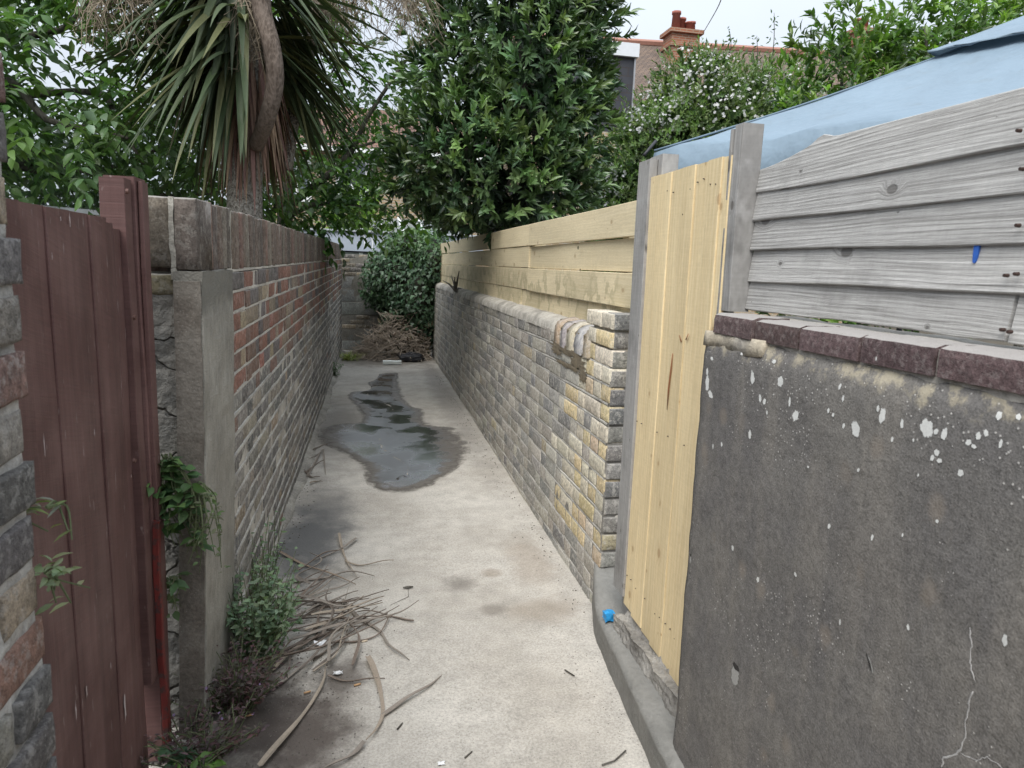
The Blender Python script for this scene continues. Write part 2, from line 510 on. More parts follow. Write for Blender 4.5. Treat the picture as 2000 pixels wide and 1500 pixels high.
def leaves(parent, P, D, N, L, W, tints, mat, tpl=LEAF, singles=0, name='leaf', mass='foliage', nvar=1):
    P = np.asarray(P, float); n = len(P)
    L = np.broadcast_to(L, (n,)); W = np.broadcast_to(W, (n,))
    X, Y, Z = frames(np.asarray(D, float), np.asarray(N, float))
    pl = np.array(parent.location)
    if parent.parent is not None: pl = pl+np.array(parent.parent.location)
    sel = np.zeros(n, bool)
    if singles:
        u, v, k = proj(P+Y*L[:, None]*0.5)
        ins = (u > 0) & (u < 2000) & (v > 0) & (v < 1500) & (k > 0.1)
        area = L*W/np.maximum(k, 0.1)**2*np.abs((nrmz(P-np.array([0, 0, CH]))*Z).sum(1))
        area = np.where(ins, area/np.maximum(k, .1)**2, -1)
        sel[np.argsort(-area)[:singles]] = True; sel &= ins
    tv, tq, tt = tpl
    if sel.any():
        me = fast_mesh(name, tv*np.array([1, 1, 1.0]), tq, tt if len(tt) else None, True)
        me.materials.append(mat); set_tint(me, (1, 1, 1))
        for i in np.nonzero(sel)[0]:
            o = bpy.data.objects.new(name, me); link(o, parent)
            m = Matrix(((X[i, 0]*W[i], Y[i, 0]*L[i], Z[i, 0]*L[i], P[i, 0]-pl[0]), (X[i, 1]*W[i], Y[i, 1]*L[i], Z[i, 1]*L[i], P[i, 1]-pl[1]), (X[i, 2]*W[i], Y[i, 2]*L[i], Z[i, 2]*L[i], P[i, 2]-pl[2]), (0, 0, 0, 1)))
            o.matrix_local = m; o.color = (*tints[i], 1)
    r = ~sel
    if r.any():
        Pn, Xn, Yn, Zn, Ln, Wn, Tn = P[r], X[r], Y[r], Z[r], L[r], W[r], np.asarray(tints)[r]
        V = Pn[:, None, :] + Xn[:, None, :]*(tv[None, :, 0:1]*Wn[:, None, None]) + Yn[:, None, :]*(tv[None, :, 1:2]*Ln[:, None, None]) + Zn[:, None, :]*(tv[None, :, 2:3]*Ln[:, None, None])
        k = len(tv); m_ = len(Pn); off = (np.arange(m_)*k)[:, None, None]
        q = (tq[None]+off).reshape(-1, 4); t = (tt[None]+off).reshape(-1, 3) if len(tt) else None
        me = fast_mesh(mass, V.reshape(-1, 3)-pl, q, t, True)
        me.materials.append(mat); set_tint(me, np.repeat(Tn, k, 0))
        o = bpy.data.objects.new(mass, me); link(o, parent); o['kind'] = 'stuff'
def rdir(n): return nrmz(RNG.normal(size=(n, 3)))
def shades(n, pal, var=0.25):
    pal = np.array(pal); c = pal[RNG.integers(len(pal), size=n)]
    return np.clip(c*(1+RNG.uniform(-var, var, (n, 1)))*(1+RNG.uniform(-.08, .08, (n, 3))), 0.004, 1)
def crown_points(ells, n, shell=(0.55, 1.05)):
    """points in the outer shell of a union of ellipsoids with their outward directions"""
    w = np.array([e[3]*e[4]*e[5] for e in ells])**(2/3); w = w/w.sum()
    out, dirs = [], []
    C = np.array([e[:3] for e in ells]); R = np.array([e[3:6] for e in ells])
    ch = RNG.choice(len(ells), size=n*2, p=w)
    d = rdir(n*2); rr = RNG.uniform(shell[0]**2, shell[1]**2, n*2)**0.5
    bump = 1+0.16*vnoise(d*2.2+C[ch], 1.6, 3)+0.09*vnoise(d*6+C[ch], 1.5, 8)
    P = C[ch]+d*R[ch]*(rr*bump)[:, None]
    ins = np.zeros(len(P))
    for c, r in zip(C, R): ins = np.maximum(ins, (np.linalg.norm((P-c)/r, axis=1) < shell[0]*0.85))
    P, d, ch = P[ins < .5][:n], d[ins < .5][:n], ch[ins < .5][:n]
    return P, nrmz(d/R[ch])
def sprigs(P, D, k, stem, spread, up=0.3):
    """k leaves round each shoot -> leaf bases, directions, normals"""
    n = len(P); D = nrmz(D+np.array([0, 0, up]))
    t = RNG.uniform(0, 1, (n, k)); ph = RNG.uniform(0, 2*math.pi, (n, k))
    A = nrmz(np.cross(D, rdir(n))); B = np.cross(D, A)
    rad = A[:, None]*np.cos(ph)[..., None]+B[:, None]*np.sin(ph)[..., None]
    base = P[:, None]+D[:, None]*(t*stem)[..., None]
    s = spread*(1.25-0.9*t)[..., None]
    d = nrmz(D[:, None]+rad*s+RNG.normal(scale=.12, size=(n, k, 3)))
    nm = nrmz(D[:, None]-rad*0.6+np.array([0, 0, .35]))
    return base.reshape(-1, 3), d.reshape(-1, 3), nm.reshape(-1, 3)
def limb(parent, pts, r0, r1, mat, name='branch', n=8, seg=5):
    path = smooth_path(pts, seg); k = len(path)
    V, F = tube_geo(path, [r0+(r1-r0)*i/(k-1) for i in range(k)], n)
    return mk(name, V, F, mat, parent, True)

# ================================================================== SETTING: ground
def mat_concrete_floor():
    m = Mat('alley_concrete'); p = m.pos()
    x, y, z = m.sep(p)[:3]
    a = m.noise(p, 1.3, 5, 0.6); b = m.noise(p, 9, 5, 0.65); c = m.noise(p, 120, 3, 0.6); d = m.noise(p, 420, 2)
    col = m.mix(m.ss(a, 0.35, 0.65), c4(0.365, 0.338, 0.298), c4(0.455, 0.428, 0.385))
    col = m.val(col, m.m_('MAXIMUM', m.add(0.12, m.add(m.mul(b, 0.70), m.mul(c, 1.05))), 0.3))
    sp = m.ss(m.noise(p, 200, 2), 0.61, 0.68)
    col = m.mix(m.mul(sp, 0.55), col, c4(0.16, 0.15, 0.14))
    def blob(px, py, rx, ry, colr, amt, soft=0.7, ns=6.0):
        nonlocal col
        dx = m.mul(m.sub(x, px), 1/rx); dy = m.mul(m.sub(y, py), 1/ry)
        r = m.m_('SQRT', m.add(m.mul(dx, dx), m.mul(dy, dy)))
        r = m.add(r, m.mul(m.sub(m.noise(p, ns, 5, 0.65), 0.5), 1.3))
        k = m.mul(m.ss(r, 1.0-soft, 1.0+soft*0.4, 1.0, 0.0), amt)
        col = m.mix(k, col, c4(*colr))
    blob(-0.30, 3.75, 0.26, 0.62, (0.075, 0.078, 0.082), 0.85)
    blob(-0.22, 4.25, 0.2, 0.5, (0.11, 0.11, 0.11), 0.6)
    blob(-0.2, 6.4, 0.3, 1.6, (0.16, 0.15, 0.14), 0.55)
    blob(0.84, 3.35, 0.13, 0.35, (0.20, 0.15, 0.105), 0.38)
    blob(0.78, 2.85, 0.2, 0.12, (0.19, 0.145, 0.10), 0.42)
    blob(0.45, 3.15, 0.09, 0.09, (0.13, 0.115, 0.10), 0.6, ns=14)
    blob(0.56, 2.88, 0.07, 0.06, (0.14, 0.12, 0.10), 0.55, ns=14)
    blob(0.62, 3.25, 0.06, 0.06, (0.18, 0.14, 0.10), 0.5, ns=14)
    blob(-0.2, 2.15, 0.2, 0.32, (0.075, 0.06, 0.052), 0.9, ns=11)
    blob(-0.36, 2.3, 0.16, 0.5, (0.06, 0.05, 0.045), 0.9, ns=11)
    blob(-0.07, 2.45, 0.1, 0.14, (0.09, 0.075, 0.065), 0.8, ns=14)
    blob(0.9, 8.0, 0.16, 3.6, (0.17, 0.155, 0.14), 0.5)
    blob(0.3, 10.6, 1.0, 0.7, (0.10, 0.085, 0.07), 0.75)
    # fine map of hairline cracks and pits
    crk = m.n('TexVoronoi', {'Vector': m.vadd(p, m.val(m.n('TexNoise', {'Vector': p, 'Scale': 3.0}).outputs['Color'], 0.35)), 'Scale': 0.9}, feature='DISTANCE_TO_EDGE').outputs['Distance']
    col = m.mix(m.mul(m.mul(m.ss(crk, 0.0, 0.004, 1.0, 0.0), m.ss(a, 0.5, 0.6)), 0.16), col, c4(0.2, 0.18, 0.16))
    h = m.add(m.mul(b, 0.5), m.add(m.mul(c, 0.35), m.mul(d, 0.12)))
    return m.done(col, 0.9, 0.2, m.bump(h, 0.5, 0.006))
MT_SOIL = mat_plain('garden_soil', (0.07, 0.06, 0.045), 0.95, 0.4, 3.0, 0.6)
g = [(-250, -250, -0.03), (250, -250, -0.03), (250, 250, -0.03), (-250, 250, -0.03)]
tag(mk('ground', g, [(0, 1, 2, 3)], MT_SOIL, loc=(0, 0, 0)), kind='structure')
nx, ny = 26, 150
xs = np.linspace(-0.72, 1.16, nx); ys = np.linspace(-1.6, 12.2, ny)
Vg = []
for y in ys:
    for x in xs:
        dish = -0.012*math.exp(-((x-0.25)/0.45)**2)*(1 if y > 4.5 else max(0, (y-3.5)))
        Vg.append((x, y, gz(y)+dish+0.004*math.sin(x*5.1+y*1.3)*math.sin(y*2.1)))
Vg = np.array(Vg)
Fg = [(j*nx+i, j*nx+i+1, (j+1)*nx+i+1, (j+1)*nx+i) for j in range(ny-1) for i in range(nx-1)]
MT_FLOOR = mat_concrete_floor()
tag(mk('alley_floor', Vg, Fg, MT_FLOOR, smooth=True, loc=(0, 0, 0)), kind='structure')
def floor_z(x, y):
    dish = -0.012*math.exp(-((x-0.25)/0.45)**2)*(1 if y > 4.5 else max(0, (y-3.5)))
    return gz(y)+dish+0.004*math.sin(x*5.1+y*1.3)*math.sin(y*2.1)

# wet patch with a skin of water in the middle of the alley
wet_px = [(745, 730), (772, 728), (775, 745), (784, 770), (800, 792), (822, 800), (826, 818), (848, 832), (880, 835), (898, 848),
          (908, 868), (912, 886), (902, 902), (885, 915), (862, 930), (838, 944), (805, 955), (770, 958), (738, 952), (722, 940),
          (716, 920), (708, 905), (696, 897), (676, 884), (652, 874), (632, 866), (618, 852), (630, 838), (664, 830), (704, 826),
          (712, 812), (698, 795), (684, 776), (690, 766), (716, 764), (732, 758), (722, 748), (738, 740)]
film_px = [(752, 738), (768, 738), (772, 755), (776, 772), (792, 785), (812, 800), (822, 806), (826, 824), (838, 845), (842, 872), (846, 895),
           (838, 915), (818, 932), (790, 943), (762, 944), (740, 934), (728, 912), (722, 892), (712, 872), (702, 855), (712, 838), (712, 822),
           (724, 812), (716, 796), (700, 782), (700, 774), (722, 770), (742, 764), (738, 752)]
def c_grow(P):
    d = np.roll(P, -1, 0)-np.roll(P, 1, 0); nn = np.stack([d[:, 1], -d[:, 0]], 1); nn /= np.maximum(1e-6, np.linalg.norm(nn, axis=1, keepdims=True))
    ar = ((P[:, 0]*np.roll(P[:, 1], -1))-(np.roll(P[:, 0], -1)*P[:, 1])).sum()
    return P+nn*(0.03 if ar > 0 else -0.03)
def pool(name, px, dz, mat, rings=6, jag=0.012):
    pts = [PG(u, v) for u, v in px]
    path = smooth_path(pts+[pts[0]], 6)[:-1]
    P = np.array([[p.x, p.y] for p in path])
    P = c_grow(P)
    P = P+jag*np.stack([vnoise(np.c_[P*9, P[:, :1]], 1.5, 2), vnoise(np.c_[P*11, P[:, 1:]], 1.4, 4)], 1)
    # rows across the pool so that the sheet follows the floor
    V = []; F = []; n = len(P)
    c = P.mean(0)
    spine_y = np.linspace(P[:, 1].min(), P[:, 1].max(), 40)
    for r in range(rings+1):
        t = 1-r/(rings+0.0)
        for p in P:
            # shrink sideways towards the local mid line instead of one centre
            near = np.abs(P[:, 1]-p[1]) < 0.35
            mx_ = P[near, 0].mean()
            cy = np.clip(p[1], P[:, 1].min()+0.4, P[:, 1].max()-0.5)
            q = np.array([mx_, cy])*(1-t)+p*t
            V.append((q[0], q[1], floor_z(q[0], q[1])+dz))
    for r in range(rings):
        for i in range(n):
            F.append((r*n+i, r*n+(i+1) % n, (r+1)*n+(i+1) % n, (r+1)*n+i))
    o = mk(name, V, F, mat, smooth=True)
    return o
m = Mat('wet_concrete'); p = m.pos()
w = m.sep(m.n('Attribute', attribute_name='tint').outputs['Color'])[0]
n0 = m.noise(p, 2.6, 3, 0.5); n1 = m.noise(p, 7, 5, 0.65); n2 = m.noise(p, 26, 4, 0.65); n3 = m.noise(p, 120, 3, 0.6)
e = m.add(w, m.add(m.mul(m.sub(n1, 0.5), 0.5), m.mul(m.sub(n2, 0.5), 0.3)))
alpha = m.ss(e, -0.04, 0.26)
film = m.ss(m.add(e, m.mul(m.sub(n1, 0.5), 0.3)), 0.22, 0.46)
col = m.mix(film, c4(0.105, 0.090, 0.074), c4(0.045, 0.042, 0.041))
col = m.val(col, m.add(0.45, m.add(m.mul(n2, 0.6), m.mul(n3, 0.5))))
ro = m.mix(film, c4(0.62, 0.62, 0.62), m.val(c4(1, 1, 1), m.ss(n0, 0.38, 0.62, 0.10, 0.42)))
bs = m.n('BsdfPrincipled', {'Base Color': col, 'Roughness': ro, 'Specular IOR Level': 1.0, 'Coat Weight': film, 'Coat Roughness': m.ss(n0, 0.40, 0.62, 0.12, 0.40),
     'Normal': m.bump(m.add(m.mul(n1, 0.15), m.add(m.mul(n2, 0.35), m.mul(n3, 0.25))), 0.16, 0.012)}).outputs[0]
tr = m.n('BsdfTransparent').outputs[0]
m.t.links.new(m.n('MixShader', {0: alpha, 1: tr, 2: bs}).outputs[0], m.out.inputs[0])
MT_WET = m.m
wo_ = pool('water', wet_px, 0.004, MT_WET, rings=10, jag=0.0)
nw = len(wo_.data.vertices)//11
set_w = wo_.data.attributes['tint']
cw = np.ones((len(wo_.data.vertices), 4), np.float32)
cw[:, :3] = np.repeat(np.linspace(0, 1, 11), nw)[:, None]
set_w.data.foreach_set('color', cw.ravel())
tag(wo_, kind='structure')

# ================================================================== LEFT ALLEY WALL
MT_BRICK_L = mat_brick('red_stock_brick', 0.3, 0.22, 0.5, dust=0.6)
MT_BRICK_LOW = mat_brick('sooty_stock_brick', 0.3, 0.6, 0.6, pale=(0.42, 0.40, 0.365))
MT_MORT_L = mat_mortar('pale_lime_mortar', (0.48, 0.45, 0.40), (0.36, 0.335, 0.30))
RED = [(2.8, (0.225, 0.122, 0.095)), (3, (0.18, 0.12, 0.098)), (2.4, (0.135, 0.12, 0.115)), (1.0, (0.26, 0.215, 0.15)), (1.4, (0.22, 0.18, 0.14)), (0.2, (0.25, 0.12, 0.095))]
SOL = [(3, (0.15, 0.116, 0.096)), (2, (0.118, 0.098, 0.085)), (1.6, (0.19, 0.165, 0.135)), (0.8, (0.185, 0.12, 0.10)), (0.2, (0.26, 0.19, 0.10))]
LOW = [(3, (0.205, 0.19, 0.17)), (2.4, (0.165, 0.157, 0.147)), (1.2, (0.13, 0.127, 0.122)), (1.2, (0.25, 0.225, 0.185)), (0.4, (0.27, 0.215, 0.16)), (0.15, (0.21, 0.14, 0.115))]
A = np.array([-0.470, 2.69]); B = np.array([-0.335, 11.55])
LW = empty('garden_wall', (A[0]-0.1, A[1], 0), 'long red and sooty brown brick garden wall with upright brick coping, opposite the new timber fence', 'wall')
dv = (B-A)/np.linalg.norm(B-A); LLEN = np.linalg.norm(B-A); LANG = math.atan2(dv[1], dv[0])
# local x along +Y, front (local -y) looks to +X: outward normal
nrm = np.array([dv[1], -dv[0]])
def lw(s, z, out=0.0):
    q = A+dv*s+nrm*out
    return (q[0], q[1], z+0.008*s)
red = Bricks(LW, MT_BRICK_L, 3, 3, 0.0012, 0.0012)
low = Bricks(LW, MT_BRICK_LOW, 4, 3, 0.0024, 0.0018)
sol = Bricks(LW, MT_BRICK_L, 3, 5, 0.0014, 0.0014, depth=0.20)
s = -0.43
while s < LLEN-0.03:
    c = pick(SOL)
    sol.add(lw(s+0.0325, 1.56+random.uniform(-.004, .004), random.uniform(-.003, .004)), LANG, 0.066, 0.212, c, random.uniform(-.01, .01))
    s += 0.0755
z = 1.4455-0.0325-0.005; row = 0
while z > -0.04:
    isred = row < 6
    s = 0.0 if row % 2 == 0 else 0.0
    k = row % 2
    first = True
    while s < LLEN-0.05:
        l = 0.214 if k % 2 == 0 else 0.102
        if first and row % 2: l = 0.102
        first = False
        l = min(l, LLEN-s)
        bk = red if isred or (row == 6 and random.random() < .3) else low
        pal = RED if bk is red else LOW
        bk.add(lw(s+l/2, z+random.uniform(-.002, .002), random.uniform(-.0025, .003) if isred else random.uniform(-.003, .003)), LANG, round(l, 3), 0.0645 if isred else 0.064, pick(pal), random.uniform(-.006, .006))
        s += l+0.0105; k += 1
    z -= 0.0755; row += 1
sol.build(110); red.build(130); low.build(170)
def wallcore(name, A, B, nrm, z0, z1, back, front, mat, parent, slope=0.0, step=0.06, amp=0.003, zfun=None):
    L = np.linalg.norm(B-A); d = (B-A)/L
    V, F = boxgrid(0, L, front, back, z0, z1, step)   # y: depth behind the face
    far = V[:, 1] > front+0.01
    V[:, 1] += amp*(vnoise(V, 25, 2)+vnoise(V, 60, 5))*np.where(far, 0.3, 1)
    W = np.stack([A[0]+d[0]*V[:, 0]-nrm[0]*V[:, 1], A[1]+d[1]*V[:, 0]-nrm[1]*V[:, 1], V[:, 2]+slope*V[:, 0]], 1)
    return mk(name, W, F, mat, parent)
def bed_joints(parent, fn, zs, L, mat, hh, proud, wob=0.0015, step=0.04, name='bed_joint', s0=0.0):
    n_ = int((L-s0)/step)+1
    for zi, z in enumerate(zs):
        V_ = []
        for i in range(n_):
            s_ = s0+(L-s0)*i/(n_-1)
            q = np.array([[s_*1.0, z*9.0, 0.3]])
            w1, w2 = vnoise(q, 14, zi)[0], vnoise(q, 33, zi+4)[0]
            h_ = hh*(1+.28*w1+.2*w2); zz = z+wob*(w2+w1); pr = proud*(1+.5*w2)
            V_ += [fn(s_, zz-h_, -0.012), fn(s_, zz-h_*.75, pr), fn(s_, zz+h_*.75, pr*.8), fn(s_, zz+h_, -0.012)]
        V_ = np.array(V_); F_ = [(i*4+k, i*4+k+1, i*4+5+k, i*4+4+k) for i in range(n_-1) for k in range(3)]
        mk(name, V_, F_, mat, parent)
ZR = [1.4455-0.0755*i for i in range(1, 7)]; ZL = [1.4455-0.0755*i for i in range(7, 20)]
bed_joints(LW, lw, [1.4478]+ZR, LLEN, MT_MORT_L, 0.0052, 0.0005)
bed_joints(LW, lw, ZL, LLEN, mat_mortar('ribbon_mortar', (0.46, 0.44, 0.40), (0.30, 0.285, 0.26)), 0.0075, 0.0035, 0.0025)
wallcore('mortar', A, B, nrm, -0.05, 1.44, 0.215, 0.0025, MT_MORT_L, LW, 0.008, 0.09)
wallcore('mortar', A-dv*0.43, B, nrm, 1.446, 1.658, 0.205, 0.0035, mat_mortar('dirty_coping_mortar', (0.42, 0.39, 0.34), (0.26, 0.245, 0.21)), LW, 0.008, 0.09)
# fillet of pale mortar along the wall foot
fil = Geo()
ss_ = np.linspace(0.9, LLEN, 60); ring = []
for i, s in enumerate(ss_):
    w = 0.05+0.015*math.sin(s*3.1)+0.01*math.sin(s*9.7)
    y = A[1]+dv[1]*s; zb = floor_z(A[0], y)
    for o_, zz in ((-0.01, 0.03+0.008*math.sin(s*5)), (0.006, 0.026+0.008*math.sin(s*5)), (w*min(1, (s-.85)*1.5), 0.002), (w*min(1, (s-.85)*1.5), -0.02)):
        q = A+dv*s+nrm*o_
        ring.append((q[0], q[1], zb+zz))
fil.add(ring, [(i*4+k, i*4+k+1, (i+1)*4+k+1, (i+1)*4+k) for i in range(len(ss_)-1) for k in range(3)])
fil.obj('mortar_fillet', mat_mortar('fillet_mortar', (0.36, 0.34, 0.30), (0.25, 0.235, 0.21)), LW, True)
# rendered pier at the gate end
m = Mat('pier_render'); p = m.pos()
a = m.noise(p, 4, 5, 0.6); b = m.noise(m.scale(p, (1, 1, 0.35)), 60, 4, 0.7); v = m.voro(p, 130).outputs['Distance']
col = m.mix(m.ss(a, 0.35, 0.65), c4(0.32, 0.305, 0.27), c4(0.235, 0.222, 0.195))
col = m.val(col, m.add(0.6, m.mul(b, 0.8)))
col = m.mix(m.mul(m.ss(v, 0.08, 0.16, 1.0, 0.0), 0.55), col, c4(0.52, 0.50, 0.46))
x_, y_, z_ = m.sep(p)[:3]
top = m.mul(m.ss(m.add(z_, m.mul(m.sub(m.noise(p, 14, 3), .5), .12)), 1.30, 1.38), 0.7)
col = m.mix(top, col, c4(0.12, 0.115, 0.10))
MT_PIER = m.done(col, 0.92, 0.15, m.bump(m.add(b, m.mul(v, 0.6)), 0.5, 0.006))
def pier_shape(V):
    t = np.clip(1-V[:, 2]/1.45, 0, 1)
    V = V.copy(); V[:, 0] -= 0.035*t**1.6; V[:, 1] -= 0.02*t**2
    return V
rough_box('pier_render', (-0.535, -0.457, 2.205, 2.70, -0.03, 1.452), 0.035, 0.004, MT_PIER, LW, pier_shape, 3, False)
m = Mat('brown_render'); p = m.pos()
b = m.noise(p, 70, 4, .7); a = m.noise(p, 9, 4); v = m.voro(p, 110).outputs['Distance']
col = m.val(m.mix(m.ss(a, .35, .65), c4(0.135, 0.118, 0.10), c4(0.185, 0.168, 0.145)), m.add(.4, m.mul(b, 1.2)))
col = m.mix(m.mul(m.ss(v, .06, .14, 1.0, 0.0), .6), col, c4(0.45, 0.43, 0.40))
MT_PIERS = m.done(col, .93, .12, m.bump(m.add(b, m.mul(v, .5)), .5, .005))
rough_box('pier_side', (-0.532, -0.4605, 2.193, 2.212, -0.03, 1.425), 0.03, 0.0025, MT_PIERS, LW, pier_shape, 5, False)
m = Mat('crumbling_mortar'); p = m.pos()
a = m.noise(p, 7, 5, 0.65); b = m.noise(p, 50, 4, 0.7)
wp = m.vadd(p, m.val(m.n('TexNoise', {'Vector': p, 'Scale': 9.0, 'Detail': 3.0}).outputs['Color'], 0.12))
ck = m.n('TexVoronoi', {'Vector': m.scale(wp, (0.5, 1, 1)), 'Scale': 6.5}, feature='DISTANCE_TO_EDGE').outputs['Distance']
col = m.mix(m.ss(a, 0.35, 0.62), c4(0.14, 0.137, 0.128), c4(0.24, 0.228, 0.205))
col = m.val(col, m.add(0.6, m.mul(b, 0.8)))
h = m.add(m.mul(m.ss(ck, 0.0, 0.04), 1.6), m.add(m.mul(b, 0.5), a))
MT_CRUMB = m.done(col, 0.95, 0.1, m.bump(h, 1.0, 0.02))
rough_box('mortar_fill', (-0.69, -0.528, 2.235, 2.42, -0.03, 1.44), 0.025, 0.009, MT_CRUMB, LW, None, 9, False, freq=18)
sb = Bricks(LW, MT_BRICK_L, 4, 6, 0.004, 0.008, depth=0.2)
sb.add((-0.577, 2.222, 1.561), 0.0, 0.085, 0.20, (0.115, 0.098, 0.078))
sb.add((-0.497, 2.215, 1.557), 0.0, 0.062, 0.205, (0.10, 0.084, 0.073))
sb.add((-0.577, 2.225, 1.415), 0.0, 0.085, 0.062, (0.15, 0.13, 0.085))
sb.build(10)
rough_box('joint_mortar', (-0.542, -0.528, 2.217, 2.3, 1.43, 1.658), 0.008, 0.005, mat_mortar('dirty_joint', (0.30, 0.285, 0.25), (0.20, 0.19, 0.165), 1.0), LW, None, 4)
tagroot = empty  # alias

# ================================================================== NEAR LEFT WALL (beside the camera)
MT_BRICK_N = mat_brick('weathered_stock_brick', 0.35, 0.35, 0.7, 1.3, pale=(0.40, 0.385, 0.36))
NW = empty('brick_gate_wall', (-0.56, 1.1, 0), 'rough weathered brick wall with thick pale mortar at the hinge end of the maroon gate', 'wall')
nb = Bricks(NW, MT_BRICK_N, 10, 5, 0.0028, 0.0018, depth=0.1, nvar=9)
NP = [(2.0, (0.20, 0.183, 0.16)), (1.8, (0.12, 0.112, 0.108)), (1.3, (0.26, 0.215, 0.165)), (1.3, (0.23, 0.14, 0.11)), (.5, (0.28, 0.235, 0.16)), (.6, (0.165, 0.105, 0.092))]
z = 1.72; row = 0
while z > -0.03:
    y = 1.10-random.uniform(-.008, .012); k = row
    while y > -1.2:
        l = (0.21 if k % 2 == 0 else 0.1)+random.uniform(-.006, .004); l = round(l, 2)
        nb.add((-0.462+random.uniform(-.006, .006), y-l/2, z+random.uniform(-.004, .004)), math.pi/2, l, 0.062, pick(NP), random.uniform(-.02, .02))
        y -= l+0.017; k += 1
    z -= 0.0785; row += 1
nb.build(300)
rough_box('mortar', (-0.68, -0.470, -1.2, 1.088, -0.04, 1.765), 0.03, 0.006, mat_mortar('thick_pale_mortar', (0.44, 0.42, 0.39), (0.32, 0.305, 0.28), 1.0), NW, None, 11, freq=25)

# ================================================================== MAROON GATE
m = Mat('maroon_paint'); o = m.obj(); r = m.rnd(); p = m.pos()
off = m.comb(m.mul(r, 31.0), m.mul(r, 13.0), m.mul(r, 7.0)); q = m.vadd(o, off)
x_, y_, z_ = m.sep(q)[:3]
gr = m.noise(m.comb(m.mul(x_, 1.2), m.mul(y_, 20.0), m.mul(z_, 40.0)), 1.0, 4, 0.65)
sw = m.noise(m.comb(m.add(m.mul(x_, 190.0), m.mul(z_, 46.0)), 3.0, m.mul(z_, 9.0)), 1.0, 3, 0.6)
big = m.noise(p, 5, 4)
col = m.mix(m.ss(big, 0.35, 0.7), c4(0.090, 0.045, 0.041), c4(0.135, 0.076, 0.069))
col = m.val(col, m.add(0.30, m.add(m.mul(gr, 0.75), m.mul(sw, 0.68))))
col = m.val(col, m.add(0.88, m.mul(r, 0.22)))
fl = m.noise(m.comb(m.mul(x_, 14.0), m.mul(y_, 40.0), m.mul(z_, 90.0)), 1.0, 3)
col = m.mix(m.mul(m.ss(fl, 0.66, 0.74), 0.35), col, c4(0.42, 0.36, 0.34))
MT_MAROON = m.done(col, m.add(0.5, m.mul(sw, 0.15)), 0.3, m.bump(m.add(m.mul(gr, 0.9), m.mul(sw, 0.55)), 0.38, 0.004))
m = Mat('bright_red_paint'); p = m.pos()
b = m.noise(m.scale(p, (1, 1, .2)), 70, 4)
MT_REDP = m.done(m.mix(m.ss(m.noise(p, 30, 4, .7), .5, .6), m.val(c4(0.15, 0.024, 0.02), m.add(0.4, b)), c4(0.055, 0.028, 0.026)), 0.5, 0.35, m.bump(b, 0.4, 0.004))
def board(parent, name, mat, org, ex, ez, ey, L, W, T, seg=10, warp=0.002, prof=None, bev=0.002, col=(1, 1, 1), taper=None):
    """board from org along ex (length L), width W along ez, thickness T along -ey (front face at ey side)"""
    ex, ez, ey = Vector(ex).normalized(), Vector(ez).normalized(), Vector(ey).normalized()
    V = []; F = []; n = 8
    for i in range(seg+1):
        s = i/seg; x = s*L-L/2
        w0, w1 = -W/2, W/2
        if prof: w0, w1 = prof(s, w0, w1)
        jit_ = warp*math.sin(s*5.3+L*9+W*31+org[2]*17)+warp*.5*math.sin(s*17+org[1]*23)
        T0, T1 = (T, T) if taper is None else taper
        for (zz, yy) in ((w0+bev, 0), (w1-bev, 0), (w1, -bev), (w1, -T1+bev), (w1-bev, -T1), (w0+bev, -T0), (w0, -T0+bev), (w0, -bev)):
            V.append((x, yy+jit_, zz))
    for i in range(seg):
        for k in range(n):
            F.append((i*n+k, i*n+(k+1) % n, (i+1)*n+(k+1) % n, (i+1)*n+k))
    F.append(tuple(range(n-1, -1, -1))); F.append(tuple(seg*n+k for k in range(n)))
    me = bpy.data.meshes.new(name); me.from_pydata(V, [], F); me.materials.append(mat); set_tint(me, (1, 1, 1))
    if ex.cross(ey).dot(ez) < 0: me.flip_normals()
    me.update()
    ob = bpy.data.objects.new(name, me); link(ob, parent)
    c = Vector(org)+ex*(L/2)+ez*(W/2)
    R = Matrix((ex, ey, ez)).transposed().to_4x4()
    pl = Vector(parent.location)
    ob.matrix_local = Matrix.Translation(c-pl) @ R
    ob.color = (*col, 1)
    return ob
GT = empty('garden_gate', (-0.61, 1.55, 0), 'maroon painted gate of upright boards hung between two brick walls', 'gate')
ys_b = [1.10, 1.225, 1.335, 1.45, 1.56, 1.67, 1.79, 1.89, 1.945, 1.99]
for i in range(len(ys_b)-1):
    w = ys_b[i+1]-ys_b[i]+0.006
    top = 1.590-0.0016*i+random.uniform(-.0012, .0012)-(0.020 if i == 8 else 0)-(0.008 if i == 7 else 0)
    board(GT, 'board', MT_MAROON, (-0.600-0.004*(i % 2)-0.003*(i == 8), ys_b[i], 0.05), (0, 0, 1), (0, 1, 0), (1, 0, 0), top-0.05, w, 0.014, 14, 0.0015, taper=(0.016, 0.008))
for zz in (0.3, 0.95, 1.4):
    g_ = Geo().box(-0.66, -0.622, 1.12, 1.97, zz, zz+0.09); g_.obj('ledge', MT_MAROON, GT)
sp = Geo()
